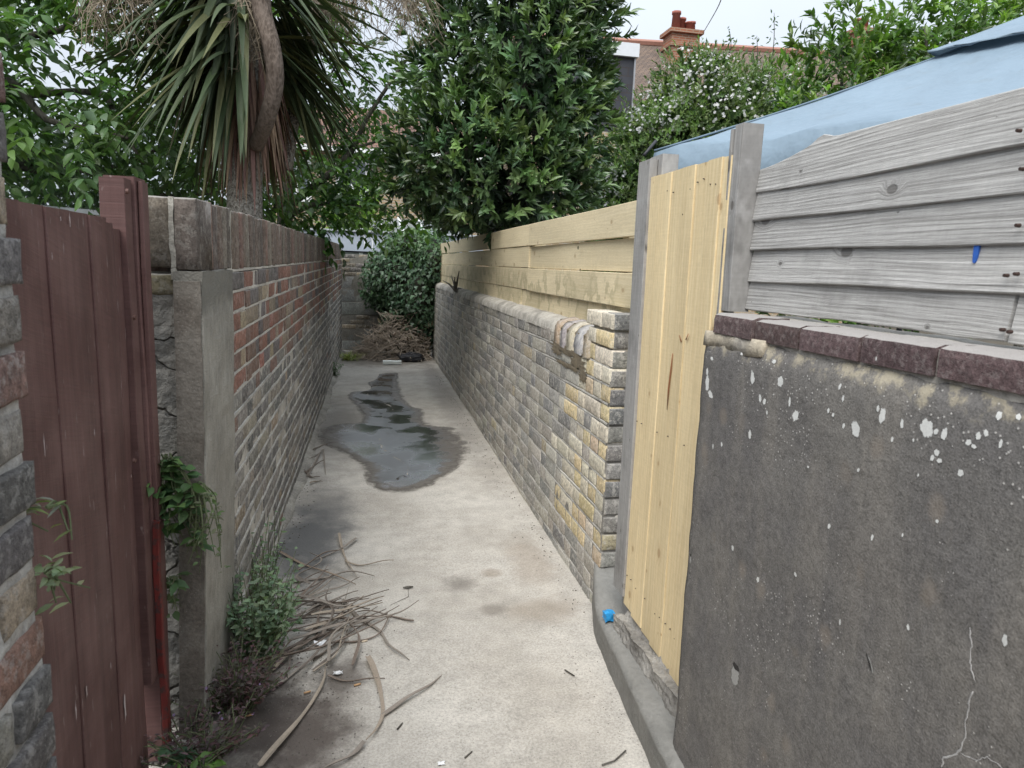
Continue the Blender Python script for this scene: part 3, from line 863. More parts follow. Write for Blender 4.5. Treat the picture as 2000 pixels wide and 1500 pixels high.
for (u, v, w, h) in ((135, 430, 4, 22), (117, 427, 2, 8), (418-250, 1350, 5, 24), (147, 1388, 5, 34), (243, 1380, 9, 55), (183, 845, 2, 14), (85, 870, 3, 40), (215, 1300, 2, 14), (255, 930, 2, 6), (100, 500, 1.6, 14)):
    c_ = PX(u, v, -0.598); sc_ = c_.y/FPX*1.05
    V_ = []; n_ = 9
    for k in range(n_):
        a_ = 2*math.pi*k/n_; rr = 1+.35*math.sin(k*2.7+u)
        V_.append((-0.5965, c_.y+w*sc_*.5*math.cos(a_)*rr, c_.z+h*sc_*.5*math.sin(a_)*rr))
    V_.append((-0.5958, c_.y, c_.z))
    bd_ = mk('bird_dropping', V_, [(k, (k+1) % n_, n_) for k in range(n_)], bpy.data.materials.get('pale_splash') or mat_plain('pale_splash', (0.42, 0.36, 0.35), 0.8), GT); sub(bd_, nearest(GT, 'board', V_[-1]))
GP = empty('gate_post', (-0.61, 2.08, 0), 'square maroon post rising above the boards at the latch side of the gate', 'post')
board(GP, 'post_core', MT_MAROON, (-0.578, 2.055, 0.02), (0, 0, 1), (0, 1, 0), (1, 0, 0), 1.675, 0.095, 0.075, 16, 0.002)
board(GP, 'stop_batten', MT_MAROON, (-0.585, 1.998, 0.30), (0, 0, 1), (0, 1, 0), (1, 0, 0), 1.385, 0.052, 0.06, 16, 0.002)
board(GP, 'facing_strip', MT_MAROON, (-0.566, 2.070, 0.45), (0, 0, 1), (0, 1, 0), (1, 0, 0), 1.235, 0.05, 0.012, 12, 0.001)
o = board(GP, 'threshold_strip', MT_REDP, (-0.562, 2.050, 0.02), (0, 0, 1), (0, 1, 0), (1, 0, 0), 0.74, 0.022, 0.018, 10, 0.003)
o['label'] = 'flaking bright red strip of paint at the foot of the post'
scw = Geo()
for (u, v) in ((248, 374), (262, 620), (262, 900)):
    c_ = PX(u, v, -0.578)
    V_, F_ = tube_geo([(-0.580, c_.y, c_.z), (-0.574, c_.y, c_.z)], [0.007, 0.006], 8)
    sub(mk('screw', V_, F_, bpy.data.materials.get('rusty_screw') or mat_plain('rusty_screw', (0.10, 0.05, 0.04), 0.6), GP), [o_ for o_ in GP.children if o_.name.startswith('post_core')][0])

# ================================================================== RIGHT ALLEY WALL
MT_BRICK_R = mat_brick('grey_stock_brick', 0.25, 0.5, 0.5, 1.3, pale=(0.55, 0.52, 0.465), dust=0.4)
MT_MORT_R = mat_mortar('dark_joint_mortar', (0.27, 0.255, 0.23), (0.18, 0.17, 0.152), 0.9)
RP = [(3, (0.31, 0.288, 0.25)), (2, (0.25, 0.24, 0.222)), (1.0, (0.19, 0.187, 0.18)), (1.4, (0.37, 0.35, 0.305)), (.12, (0.38, 0.33, 0.24))]
YP = [(2.4, (0.56, 0.46, 0.28)), (3.0, (0.56, 0.51, 0.41)), (1.0, (0.44, 0.41, 0.36)), (.7, (0.54, 0.43, 0.31)), (.3, (0.30, 0.29, 0.275))]
RA = np.array([1.015, 2.81]); RB = np.array([1.055, 11.1])
RW = empty('low_brick_wall', (1.1, 2.9, 0), 'low grey brick wall with rounded mortar top under the new timber boards', 'wall')
rdv = (RB-RA)/np.linalg.norm(RB-RA); RLEN = np.linalg.norm(RB-RA)
RANG = math.atan2(rdv[1], rdv[0])+math.pi      # local x runs to -Y, front looks to -X
rn = np.array([-rdv[1], rdv[0]])
def rw(s, z, out=0.0):
    q = RA+rdv*s+rn*out; return (q[0], q[1], z)
rb = Bricks(RW, MT_BRICK_R, 5, 3, 0.0016, 0.0009, nvar=9)
yb = Bricks(RW, mat_brick('yellow_stock_brick', 0.12, 0.4, 0.9, pale=(0.62, 0.57, 0.47), dust=0.3), 6, 4, 0.0028, 0.0016, nvar=9)
z = 1.13; row = 0
while z > -0.03:
    s = 0.0; k = row
    while s < RLEN-0.04:
        l = 0.213 if k % 2 == 0 and not (s < .45 and row % 3) else 0.101
        l = round(min(l, RLEN-s), 3)
        ye = 0.50+0.18*math.sin(row*1.9)+random.uniform(-.14, .14)
        ye += .06
        pal = YP if (s < ye and z > 0.2) else RP
        c = pick(pal)
        if pal is RP and s < 1.0: c = tuple(x*1.1 for x in c)
        (yb if pal is YP else rb).add(rw(s+l/2, z+0.006*math.sin(s*2.3+row)+random.uniform(-.002, .002), random.uniform(-.002, .002)), RANG, l, 0.0685, c, random.uniform(-.010, .010))
        s += l+0.0115; k += 1
    z -= 0.0805; row += 1
# two courses of the taller end pier
for zz, off in ((1.2110, 0.0), (1.2900, 0.1)):
    s = 0.0
    for l in ((0.101, 0.2) if off else (0.2, 0.101)):
        if off and l == 0.101: l = 0.13
        yb.add(rw(s+l/2, zz-0.004, 0.004), RANG, l, 0.064, pick(YP), random.uniform(-.01, .01)); s += l+0.012
rb.build(220); yb.build(80)
MT_RBED = mat_mortar('pale_bed_mortar', (0.52, 0.50, 0.455), (0.34, 0.325, 0.295), 0.9)
for r_ in range(15):
    bed_joints(RW, (lambda s_, z_, o_, r_=r_: rw(s_, z_+0.006*math.sin(s_*2.3+r_), o_)), [1.13-0.0805*r_-0.0412], RLEN, MT_RBED, 0.0046, -0.0004, 0.0012, 0.05)
# the end face that looks towards the camera
rf = Bricks(RW, MT_BRICK_R, 6, 4, 0.0035, 0.002, nvar=6)
z = 1.286; row = 0
EP = [(3, (0.175, 0.17, 0.165)), (1.5, (0.235, 0.225, 0.205)), (.4, (0.36, 0.31, 0.21))]
while z > 0.1:
    l = 0.20 if row % 2 else 0.095
    rf.add((1.02+l/2+0.004, 2.802+random.uniform(-.004, .004), z), 0.0, l, 0.069, pick(EP))
    if l < 0.15: rf.add((1.02+l+0.012+0.05, 2.805, z), 0.0, 0.095, 0.069, pick(EP))
    z -= 0.0805; row += 1
rf.build(60)
wallcore('mortar', RA, RB, rn, -0.05, 1.165, 0.21, 0.0035, MT_MORT_R, RW, 0.0, 0.09, 0.004)
rough_box('pier_mortar', (1.024, 1.215, 2.812, 3.08, 1.16, 1.312), 0.025, 0.004, mat_mortar('grey_pier_mortar', (0.36, 0.34, 0.30), (0.25, 0.24, 0.21)), RW, None, 5)
# half-round mortar cope
m = Mat('cope_mortar'); p = m.pos()
a = m.noise(p, 6, 5, 0.65); b = m.noise(p, 70, 4, 0.7)
col = m.mix(m.ss(a, 0.35, 0.65), c4(0.22, 0.205, 0.18), c4(0.40, 0.375, 0.33))
MT_COPE = m.done(m.val(col, m.add(0.62, m.mul(b, 0.76))), 0.95, 0.15, m.bump(m.add(b, m.mul(a, 2.0)), 0.6, 0.008))
V_ = []; F_ = []; NS, NA = 130, 9
for i in range(NS):
    s = 0.93+(RLEN-0.93)*i/(NS-1)
    for k in range(NA):
        a_ = math.pi*k/(NA-1)
        o_ = 0.004-0.105+0.105*math.cos(a_)
        zz = 1.165+0.062*math.sin(a_)**0.7
        wv = 0.006*vnoise(np.array([[s*1.0, k*.3, 1]]), 6, 3)[0]+0.004*vnoise(np.array([[s, k*.4, 2]]), 21, 4)[0]
        q = RA+rdv*s+rn*(o_+wv*(1 if k < 5 else 0))
        V_.append((q[0], q[1], zz+wv-(0.012 if k in (0, NA-1) else 0)))
F_ = [(i*NA+k, (i+1)*NA+k, (i+1)*NA+k+1, i*NA+k+1) for i in range(NS-1) for k in range(NA-1)]
F_ += [tuple(range(NA)), tuple((NS-1)*NA+k for k in range(NA-1, -1, -1))]
mk('cope', V_, F_, MT_COPE, RW, True)
# exposed rounded bricks on edge between the cope and the pier
cb = 0
for i, s in enumerate((0.325, 0.455, 0.60, 0.735, 0.865)):
    V_ = []; wd = (0.09, 0.115, 0.10, 0.075, 0.09)[i]
    prof = [(0.006, 1.095), (0.010, 1.13), (0.006, 1.175), (-0.012, 1.212), (-0.05, 1.232), (-0.105, 1.238), (-0.16, 1.225), (-0.2, 1.17)]
    for e in (-1, 1):
        for (o_, zz) in prof:
            q = RA+rdv*(s+e*wd/2)+rn*(o_+random.uniform(-.004, .004)); V_.append((q[0], q[1], zz+random.uniform(-.004, .004)-0.004*i*0))
    n_ = len(prof)
    F_ = [(k, n_+k, n_+k+1, k+1) for k in range(n_-1)]+[tuple(range(n_)), tuple(n_+k for k in range(n_-1, -1, -1))]
    o = mk('coping_brick', V_, F_, MT_BRICK_R, RW, True)
    o.color = (*[(0.40, 0.33, 0.24), (0.36, 0.35, 0.35), (0.45, 0.40, 0.30), (0.30, 0.27, 0.27), (0.36, 0.27, 0.19)][i], 1)
MT_NEWM = mat_mortar('fresh_brown_mortar', (0.20, 0.165, 0.115), (0.155, 0.13, 0.095))
cop = Geo()
V_, F_ = boxgrid(0.006, 0.195, 0.28, 0.96, 1.09, 1.224, 0.03)
V_[:, 0] += 0.006*vnoise(V_, 30, 1)+np.where((V_[:, 2] > 1.2) & (V_[:, 0] < .03), 0.035, 0.0)+0.002
Wv = np.stack([RA[0]+rdv[0]*V_[:, 1]-rn[0]*V_[:, 0]-0.004, RA[1]+rdv[1]*V_[:, 1]-rn[1]*V_[:, 0], V_[:, 2]], 1)
mk('fresh_mortar', Wv, F_, MT_NEWM, RW)
# smear of fresh mortar on the face below
for (s0, z0, rs_, rz_, sl) in ((0.66, 1.085, 0.32, 0.020, 0.0), (0.62, 1.012, 0.24, 0.012, 0.0), (0.46, 1.05, 0.12, 0.03, 0.1), (0.36, 1.0, 0.06, 0.03, 0.0), (0.85, 1.06, 0.1, 0.02, 0)):
    sm = []
    for k in range(22):
        a_ = 2*math.pi*k/22; rr = 1+.3*math.sin(k*2.3+s0*40)+random.uniform(-.15, .15)
        q = RA+rdv*(s0+rs_*math.cos(a_)*rr)+rn*(0.0045); sm.append((q[0], q[1], z0+rz_*math.sin(a_)*rr))
    q = RA+rdv*s0+rn*0.008; sm.append((q[0], q[1], z0))
    mk('mortar_smear', sm, [(k, (k+1) % 22, 22) for k in range(22)], MT_NEWM, RW, True)

# ================================================================== NEW TIMBER FENCE on the low wall
MT_NEWWOOD = mat_wood('new_softwood', (0.70, 0.60, 0.41), (0.61, 0.51, 0.33), (0.36, 0.26, 0.15), 0.8, 0.7, bump=0.12, stain=(1.40, 1.55, (0.22, 0.20, 0.11)))
NF = empty('timber_fence', (1.13, 2.8, 1.1), 'new pale timber fence of wide horizontal boards standing behind the low brick wall', 'fence')
FX = 1.125
rows = [(1.792, 0.148), (1.642, 0.149), (1.491, 0.152), (1.337, 0.152), (1.183, 0.150)]
cuts = [[2.70, 4.87, 6.62, 9.6, 10.9], [2.70, 4.91, 10.9], [2.70, 4.88, 10.9], [2.70, 5.13, 10.9], [2.70, 5.6, 10.9]]
for i, ((zt, w), cs) in enumerate(zip(rows, cuts)):
    for j in range(len(cs)-1):
        y0, y1 = cs[j], cs[j+1]-0.006
        xx = FX+0.006*(i % 2)+(0.008 if j == 0 else 0.0)*(1 if i % 2 else -1)+0.0
        # boards drop a little along the run
        ob = board(NF, 'board', MT_NEWWOOD, (xx, y1, zt-w+0.002*j), (0, -1, 0), (0, 0, 1), (-1, 0, 0), y1-y0, w-0.003, 0.022, 12, 0.003)
for y in (3.1, 4.9, 6.65, 8.6, 10.7):
    Geo().box(FX+0.035, FX+0.11, y-0.04, y+0.04, 0.0, 1.77).obj('post', MT_NEWWOOD, NF)
for (u, v, r_) in ((1132, 484, .010), (1136, 527, .006)):
    c_ = PX(u, v, FX-0.004)
    V_ = [(FX-0.012, c_.y+r_*1.6*math.cos(a_)*(1+.2*math.sin(3*a_)), c_.z+r_*math.sin(a_)) for a_ in np.linspace(0, 2*math.pi, 10)[:-1]]
    sub(mk('knot_hole', V_, [tuple(range(9))[::-1]], mat_plain('dark_knot', (0.10, 0.09, 0.05)), NF), nearest(NF, 'board', (FX, c_.y, c_.z)))

# ================================================================== NEW BOARDED GATE and its batten
MT_GATEWOOD = mat_wood('pale_gate_wood', (0.70, 0.575, 0.36), (0.61, 0.48, 0.28), (0.38, 0.25, 0.13), 0.6, 0.65, bump=0.10)
MT_OLDWOOD = mat_wood('silvered_wood', (0.54, 0.528, 0.508), (0.25, 0.242, 0.23), (0.09, 0.083, 0.077), 1.3, 0.85, weather=0.28, bump=0.6)
MT_POST = mat_wood('grey_post_wood', (0.36, 0.35, 0.335), (0.24, 0.232, 0.222), (0.09, 0.08, 0.07), 0.9, 0.85, weather=0.45, bump=0.4)
BG = empty('boarded_gate', (1.01, 2.2, 0.2), 'fresh pale gate of narrow upright boards between two weathered grey posts', 'gate')
gy = [2.455, 2.365, 2.27, 2.185, 2.095, 2.01, 1.93, 1.885]
for i in range(len(gy)-1):
    y1, y0 = gy[i], gy[i+1]
    f = (2.455-y0)/0.57
    zb = 0.225-0.05*f+random.uniform(-.003, .003); zt = 1.826+random.uniform(-.002, .002)
    bd_ = board(BG, 'board', MT_GATEWOOD, (0.998-0.0035*(i % 2), y0-0.003, zb), (0, 0, 1), (0, 1, 0), (-1, 0, 0), zt-zb, y1-y0+0.004, 0.014, 12, 0.0015)
    for zz in (zt-0.06, zt-0.16, 0.95, 0.33):
        for dy in (0.02, 0.06):
            if random.random() < .45:
                yy = y0+dy+random.uniform(-.004, .004); z2 = zz+random.uniform(-.015, .015)
                nl = Geo(); V_, F_ = tube_geo([(0.996, yy, z2), (0.9915, yy, z2)], [0.0020, 0.0018], 6); nl.add(V_, F_)
                sub(nl.obj('nail', bpy.data.materials.get('nail_iron') or mat_plain('nail_iron', (0.06, 0.05, 0.045), 0.6), BG), bd_)
for zz in (0.34, 1.0, 1.62):
    Geo().box(1.012, 1.05, 1.91, 2.44, zz, zz+0.09).obj('ledge', MT_GATEWOOD, BG)
# resin streak on the boards
for (pts, r_) in (([(1314, 690), (1311, 720), (1306, 760), (1303, 800)], 0.006), ([(1327, 655), (1331, 668)], 0.004), ([(1345, 652), (1340, 664)], 0.004)):
    P_ = [PX(u, v, 0.9935) for u, v in pts]
    V_, F_ = tube_geo(P_, [r_*.4]+[r_]*(len(P_)-2)+[r_*.3] if len(P_) > 2 else [r_*.5, r_], 8)
    V_ = [(0.9925+(v_[0]-0.9925)*0.15, v_[1], v_[2]) for v_ in V_]
    mk('resin_streak', V_, F_, bpy.data.materials.get('resin') or mat_plain('resin', (0.27, 0.12, 0.055), 0.5), BG, True)
BP = empty('gate_batten', (1.0, 2.52, 0.2), 'slim weathered grey post beside the brick pier, behind the fresh boarded gate', 'post')
board(BP, 'batten', MT_POST, (0.988, 2.446, 0.245), (0, 0, 1), (0, 1, 0), (-1, 0, 0), 1.645, 0.106, 0.03, 14, 0.001)
board(BP, 'post_core', MT_POST, (1.0205, 2.41, 0.06), (0, 0, 1), (0, 1, 0), (-1, 0, 0), 1.845, 0.115, 0.06, 14, 0.001)
OP = empty('fence_post', (1.04, 1.86, 1.4), 'stout weathered grey post at the start of the old fence panel, on the brick coping', 'post')
board(OP, 'post_core', MT_POST, (1.003, 1.838, 1.396), (0, 0, 1), (0, 1, 0), (-1, 0, 0), 0.508, 0.046, 0.062, 10, 0.001)
board(OP, 'side_batten', MT_POST, (0.998, 1.8855, 1.25), (0, 0, 1), (0, 1, 0), (-1, 0, 0), 0.645, 0.012, 0.05, 10, 0.001)

# ================================================================== OLD FENCE PANEL
OF = empty('old_fence_panel', (1.08, 1.2, 1.4), 'silvery grey overlapping fence panel with wavy edged boards above the rendered wall', 'fence')
zs_ = [1.402, 1.487, 1.570, 1.651, 1.727, 1.815]
XF = 1.052
def wavy(i):
    def f(s, w0, w1):
        y = -0.0015*math.sin(s*9+i*2.1)-0.0012*math.sin(s*23+i)
        return w0+y, w1
    return f
def topprof(s, w0, w1):
    # local x from far end (s=0, beside the post) towards the camera
    y = s*2.4
    e = 0.038 if y > 0.24 else 0.038*(y/0.24)**1.5
    dip = 0.012*math.exp(-((y-0.26)/0.03)**2)
    return w0-0.004*math.sin(s*12), w1-0.045+e+dip-0.012*max(0, y-0.35)*0.3
for i in range(5):
    z0, z1 = zs_[i], zs_[i+1]
    y0 = 1.836
    if i == 4:
        board(OF, 'board', MT_OLDWOOD, (XF, y0, z0-0.004), (0, -1, 0), (0.13, 0, 1), (-1, 0.0, 0.13), 2.4, z1-z0+0.02, 0.012, 120, 0.002, prof=topprof)
    elif i == 0:
        board(OF, 'board', MT_OLDWOOD, (XF, y0, z0+0.002), (0, -1, 0), (0.13, 0, 1), (-1, 0, 0.13), 0.842, z1-z0+0.012, 0.012, 16, 0.002, prof=wavy(i))
        board(OF, 'board', MT_OLDWOOD, (XF, y0-0.848, z0), (0, -1, 0), (0.13, 0, 1), (-1, 0, 0.13), 1.5, z1-z0+0.012, 0.012, 16, 0.002, prof=wavy(i))
    else:
        board(OF, 'board', MT_OLDWOOD, (XF, y0, z0-0.004), (0, -1, 0), (0.13, 0, 1), (-1, 0, 0.13), 2.4, z1-z0+0.016, 0.012, 30, 0.002, prof=wavy(i))
for y in (1.80, 0.95, 0.1):
    Geo().box(XF+0.022, XF+0.05, y-0.02, y+0.02, 1.402, 1.78).obj('backing_batten', MT_POST, OF)
for (u, v) in ((1988, 440), (1965, 538), (1985, 535), (1958, 644), (1972, 648), (1990, 255), (1996, 330)):
    c_ = PX(u, v, XF-0.008)
    V_, F_ = tube_geo([(XF-0.004, c_.y, c_.z), (XF-0.0125, c_.y, c_.z)], [0.0035, 0.003], 7)
    sub(mk('nail', V_, F_, bpy.data.materials.get('nail_rust') or mat_plain('nail_rust', (0.05, 0.03, 0.025), 0.7), OF), nearest(OF, 'board', (XF+.005, c_.y, c_.z)))
c_ = PX(1897, 490, XF-0.006)
V_ = [(XF+0.003+0.001*math.sin(a_), c_.y+0.0052*math.cos(a_)*(1+.15*math.sin(3*a_)), c_.z+0.021*math.copysign(abs(math.sin(a_))**0.6, math.sin(a_))) for a_ in np.linspace(0, 2*math.pi, 17)[:-1]]
V2 = [(v_[0]+0.004, v_[1], v_[2]) for v_ in V_]
o = mk('paint_mark', V_+V2, [tuple(range(16))]+[(k, (k+1) % 16, 16+(k+1) % 16, 16+k) for k in range(16)], mat_plain('blue_paint', (0.03, 0.11, 0.42), 0.6), OF)
o['label'] = 'short upright stroke of blue paint'; sub(o, nearest(OF, 'board', (XF+.008, c_.y, c_.z-.01)))

# ================================================================== RENDERED WALL with block coping
XR = 0.888
m = Mat('dark_render'); p = m.pos()
st = m.noise(m.scale(p, (1, 1, 0.18)), 9, 4, 0.6); a = m.noise(p, 3.2, 5, 0.62); b = m.noise(p, 45, 4, 0.65); d = m.noise(p, 260, 2)
col = m.mix(m.ss(a, 0.35, 0.65), c4(0.128, 0.121, 0.116), c4(0.165, 0.155, 0.142))
col = m.mix(m.mul(m.ss(st, 0.48, 0.68), 0.5), col, c4(0.205, 0.188, 0.166))
col = m.val(col, m.m_('MAXIMUM', m.add(-0.08, m.add(m.mul(b, 0.95), m.mul(d, 1.25))), 0.25))
vs_ = m.voro(p, 95); vd = vs_.outputs['Distance']; vr = m.sep(vs_.outputs['Color'])[0]
spk = m.mul(m.ss(vd, 0.10, 0.26, 1.0, 0.0), m.ss(vr, 0.50, 0.62))
col = m.mix(m.mul(spk, 0.75), col, c4(0.50, 0.48, 0.45))
vb = m.voro(m.scale(p, (1, 1, 0.75)), 13); bd = vb.outputs['Distance']; br = m.sep(vb.outputs['Color'])[1]
bl = m.mul(m.ss(m.add(bd, m.mul(m.sub(b, .5), .3)), 0.1, 0.34, 1.0, 0.0), m.ss(br, 0.70, 0.78))
col = m.mix(m.mul(bl, 0.45), col, c4(0.26, 0.22, 0.18))
z3 = m.sep(p)[2]
cream = m.mul(m.ss(m.add(z3, m.mul(m.sub(m.noise(p, 17, 4, .7), .5), .10)), 1.295, 1.325), m.ss(m.noise(p, 22, 4, .7), 0.46, 0.60))
col = m.mix(m.mul(cream, 0.65), col, c4(0.42, 0.37, 0.27))
h = m.add(m.mul(b, 0.7), m.add(m.mul(d, 0.3), m.mul(spk, 0.3)))
MT_RENDER = m.done(col, 0.93, 0.15, m.bump(h, 0.6, 0.006))
WR = empty('rendered_wall', (0.98, 1.2, 0), 'dark cement rendered wall with white lichen spots and a row of purple coping blocks', 'wall')
def rend(V):
    V = V.copy()
    # rounded far corner and top edge
    ty = np.clip((V[:, 1]-1.72)/0.04, 0, 1); fx = V[:, 0] < XR+0.01
    V[:, 0] += np.where(fx, 0.012*ty**2, 0); 
    tz = np.clip((V[:, 2]-1.27)/0.07, 0, 1)
    V[:, 0] += np.where(fx, 0.016*tz**2, 0)
    V[:, 0] += np.where(fx, 0.004*vnoise(V, 5, 2), 0)
    low_ = np.clip((0.12-V[:, 2])/0.14, 0, 1); V[:, 0] -= np.where(fx, 0.02*low_, 0)
    return V
_rc = rough_box('render_coat', (XR, 1.14, -1.4, 1.757, -0.04, 1.343), 0.03, 0.0022, MT_RENDER, WR, rend, 2, True, freq=16)
from mathutils.bvhtree import BVHTree
_bv = BVHTree.FromPolygons([v.co+_rc.location+WR.location for v in _rc.data.vertices], [tuple(p_.vertices) for p_ in _rc.data.polygons])
def surf(y, z, off=0.0008):
    h_ = _bv.ray_cast(Vector((0.5, y, z)), Vector((1, 0, 0)))
    return (h_[0].x if h_[0] is not None else XR)-off
def fade_mat(name, c, lo=0.10, hi=0.24, var=0.4):
    m = Mat(name); p = m.pos(); w = m.sep(m.n('Attribute', attribute_name='tint').outputs['Color'])[0]
    n = m.noise(p, 90, 4, .7); n2 = m.noise(p, 260, 2)
    al = m.ss(m.add(w, m.mul(m.sub(n, .5), .9)), lo, hi)
    d = m.n('BsdfPrincipled', {'Base Color': m.val(c4(*c), m.add(1-var/2, m.mul(n2, var))), 'Roughness': .95, 'Specular IOR Level': .1}).outputs[0]
    m.t.links.new(m.n('MixShader', {0: al, 1: m.n('BsdfTransparent').outputs[0], 2: d}).outputs[0], m.out.inputs[0])
    return m.m
def blotch(name, y, z, w, h, mat, parent, seed, sl=0.0, n_=18):
    V_ = []; T_ = []
    for rr_ in (1.0, .66, .33):
        for k in range(n_):
            a_ = 2*math.pi*k/n_; q_ = rr_*(1+.14*math.sin(2*a_+seed)+.10*math.sin(5*a_+seed*2.3))
            zz = h*math.sin(a_)*q_; yy = y+w*math.cos(a_)*q_-zz*sl
            V_.append((surf(yy, z+zz), yy, z+zz)); T_.append(1-rr_)
    V_.append((surf(y, z), y, z)); T_.append(1.0)
    F_ = [(r_*n_+k, r_*n_+(k+1) % n_, (r_+1)*n_+(k+1) % n_, (r_+1)*n_+k) for r_ in range(2) for k in range(n_)]+[(2*n_+k, 2*n_+(k+1) % n_, 3*n_) for k in range(n_)]
    return V_, F_, np.repeat(np.array(T_)[:, None], 3, 1)
MT_BLOCK = mat_brick('purple_block', 0.15, 0.2, 0.5, 2.2, pale=(0.40, 0.36, 0.34), dust=0.85)
ends = [1.705, 1.512, 1.335, 1.145, 0.965, 0.775, 0.583, 0.39, 0.197, 0.0, -0.2, -0.4, -0.6, -0.8, -1.0, -1.2]
for i in range(len(ends)-1):
    y1, y0 = ends[i], ends[i+1]
    x0 = XR+0.006+random.uniform(-.003, .003)
    V_, F_ = boxgrid(x0, x0+0.098, y0+0.005, y1-0.004, 1.349, 1.3985+random.uniform(-.002, .002), 0.016)
    e = np.array([x0, y0+.005, 1.349]); 
    V_ = V_+0.0011*np.stack([vnoise(V_, 70, i), vnoise(V_, 70, i+2), vnoise(V_, 70, i+4)], 1)
    top = V_[:, 2] > 1.394; fr = V_[:, 0] < x0+0.004
    V_[top & fr, 2] -= 0.005; V_[top & fr, 0] += 0.002
    o = mk('coping_block', V_, F_, MT_BLOCK, WR, False); o.color = (*jit((0.105, 0.074, 0.073), 0.2), 1)
rough_box('bed_mortar', (XR+0.016, XR+0.24, -1.3, 1.70, 1.335, 1.3925), 0.025, 0.003, mat_mortar('grey_bed_mortar', (0.34, 0.32, 0.29), (0.24, 0.225, 0.2)), WR, None, 8)
# lump of mortar bedding under the first block
rough_box('corner_mortar', (XR+0.006, XR+0.16, 1.46, 1.752, 1.312, 1.352), 0.018, 0.006, mat_mortar('buff_mortar', (0.40, 0.35, 0.27), (0.27, 0.25, 0.22), 0.9), WR, None, 13, True)
MT_LICHEN = mat_plain('white_lichen', (0.55, 0.55, 0.53), 0.95, 0.35, 60, 0.6)
lich = [(1671, 838, 22, 34), (1808, 836, 30, 44), (1842, 848, 14, 30), (1826, 843, 10, 14), (1724, 812, 16, 30), (1716, 798, 9, 14), (1382, 748, 10, 34), (1469, 738, 10, 30), (1522, 745, 12, 26), (1551, 812, 14, 24),
        (1890, 864, 16, 14), (1908, 852, 16, 16), (1922, 846, 12, 14), (1900, 872, 12, 10), (1828, 884, 12, 18), (1834, 900, 12, 12), (1820, 894, 10, 14), (1950, 866, 10, 18), (1942, 812, 16, 18), (1978, 814, 14, 14), (1761, 828, 7, 24), (1877, 924, 12, 18),
        (1638, 755, 6, 14), (1646, 778, 6, 14), (1382, 726, 7, 14), (1388, 770, 12, 14), (1391, 700, 6, 8), (1446, 690, 6, 10), (1491, 784, 7, 14), (1507, 706, 12, 8), (1464, 848, 8, 18), (1540, 784, 6, 20), (1483, 778, 6, 18), (1618, 802, 5, 12), (1627, 810, 5, 10), (1648, 832, 7, 12), (1743, 858, 7, 12), (1394, 872, 4, 10), (1410, 868, 4, 10), (1497, 806, 4, 10), (1578, 912, 5, 6), (1678, 918, 7, 9), (1794, 928, 6, 8), (1712, 700, 4, 8), (1783, 860, 4, 8), (1965, 1250, 12, 36), (1620, 1028, 6, 14), (1705, 1050, 6, 16), (1764, 1045, 5, 9), (1640, 1215, 5, 12), (1775, 1225, 8, 14), (1554, 1122, 6, 10), (1432, 1070, 5, 14), (1480, 1132, 6, 14), (1832, 1018, 9, 8)]
MT_LICHEN = fade_mat('white_lichen', (0.60, 0.60, 0.575))
SV, SF, ST_ = [], [], []
for i, (u, v, w, h) in enumerate(lich):
    c_ = PX(u, v, XR); sc_ = c_.y/FPX
    ky = 1.0/max(0.35, abs(ray(u, v).normalized().x))*0.75
    V_, F_, T_ = blotch('l', c_.y, c_.z, w*.62*sc_*ky, h*.62*sc_, MT_LICHEN, WR, i)
    if i < 22: sub(mk('lichen_patch', V_, F_, MT_LICHEN, WR, False, T_), _rc)
    else:
        o_ = len(SV); SV += V_; SF += [tuple(k+o_ for k in f) for f in F_]; ST_.append(T_)
sub(mk('lichen_specks', SV, SF, MT_LICHEN, WR, False, np.vstack(ST_), kind='stuff'), _rc)
def ridge(pts, r0, mat, name, parent, x=XR):
    P_ = smooth_path([PX(u, v, x) for u, v in pts], 5)
    P_ = [p_+Vector((0, random.uniform(-.002, .002), random.uniform(-.002, .002))) for p_ in P_]
    rad = [r0*random.uniform(.5, 1.2)*(0.5 if i in (0, len(P_)-1) else 1) for i in range(len(P_))]
    V_, F_ = tube_geo(P_, rad, 6)
    V_ = [(surf(v_[1], v_[2], 0.0002)+(v_[0]-x)*0.3, v_[1], v_[2]) for v_ in V_]
    return sub(mk(name, V_, F_, mat, parent, True), _rc)
MT_EFF = mat_plain('salt_deposit', (0.34, 0.33, 0.32), 0.9, .6, 40)
ridge([(1896, 1224), (1898, 1270), (1896, 1300), (1906, 1335)], 0.0014, MT_EFF, 'salt_crack', WR)
ridge([(1900, 1350), (1888, 1390), (1882, 1440), (1872, 1470), (1845, 1482), (1838, 1500)], 0.0017, MT_EFF, 'salt_crack', WR)
ridge([(1874, 1470), (1900, 1482), (1925, 1480), (1955, 1500)], 0.0011, MT_EFF, 'salt_crack', WR)
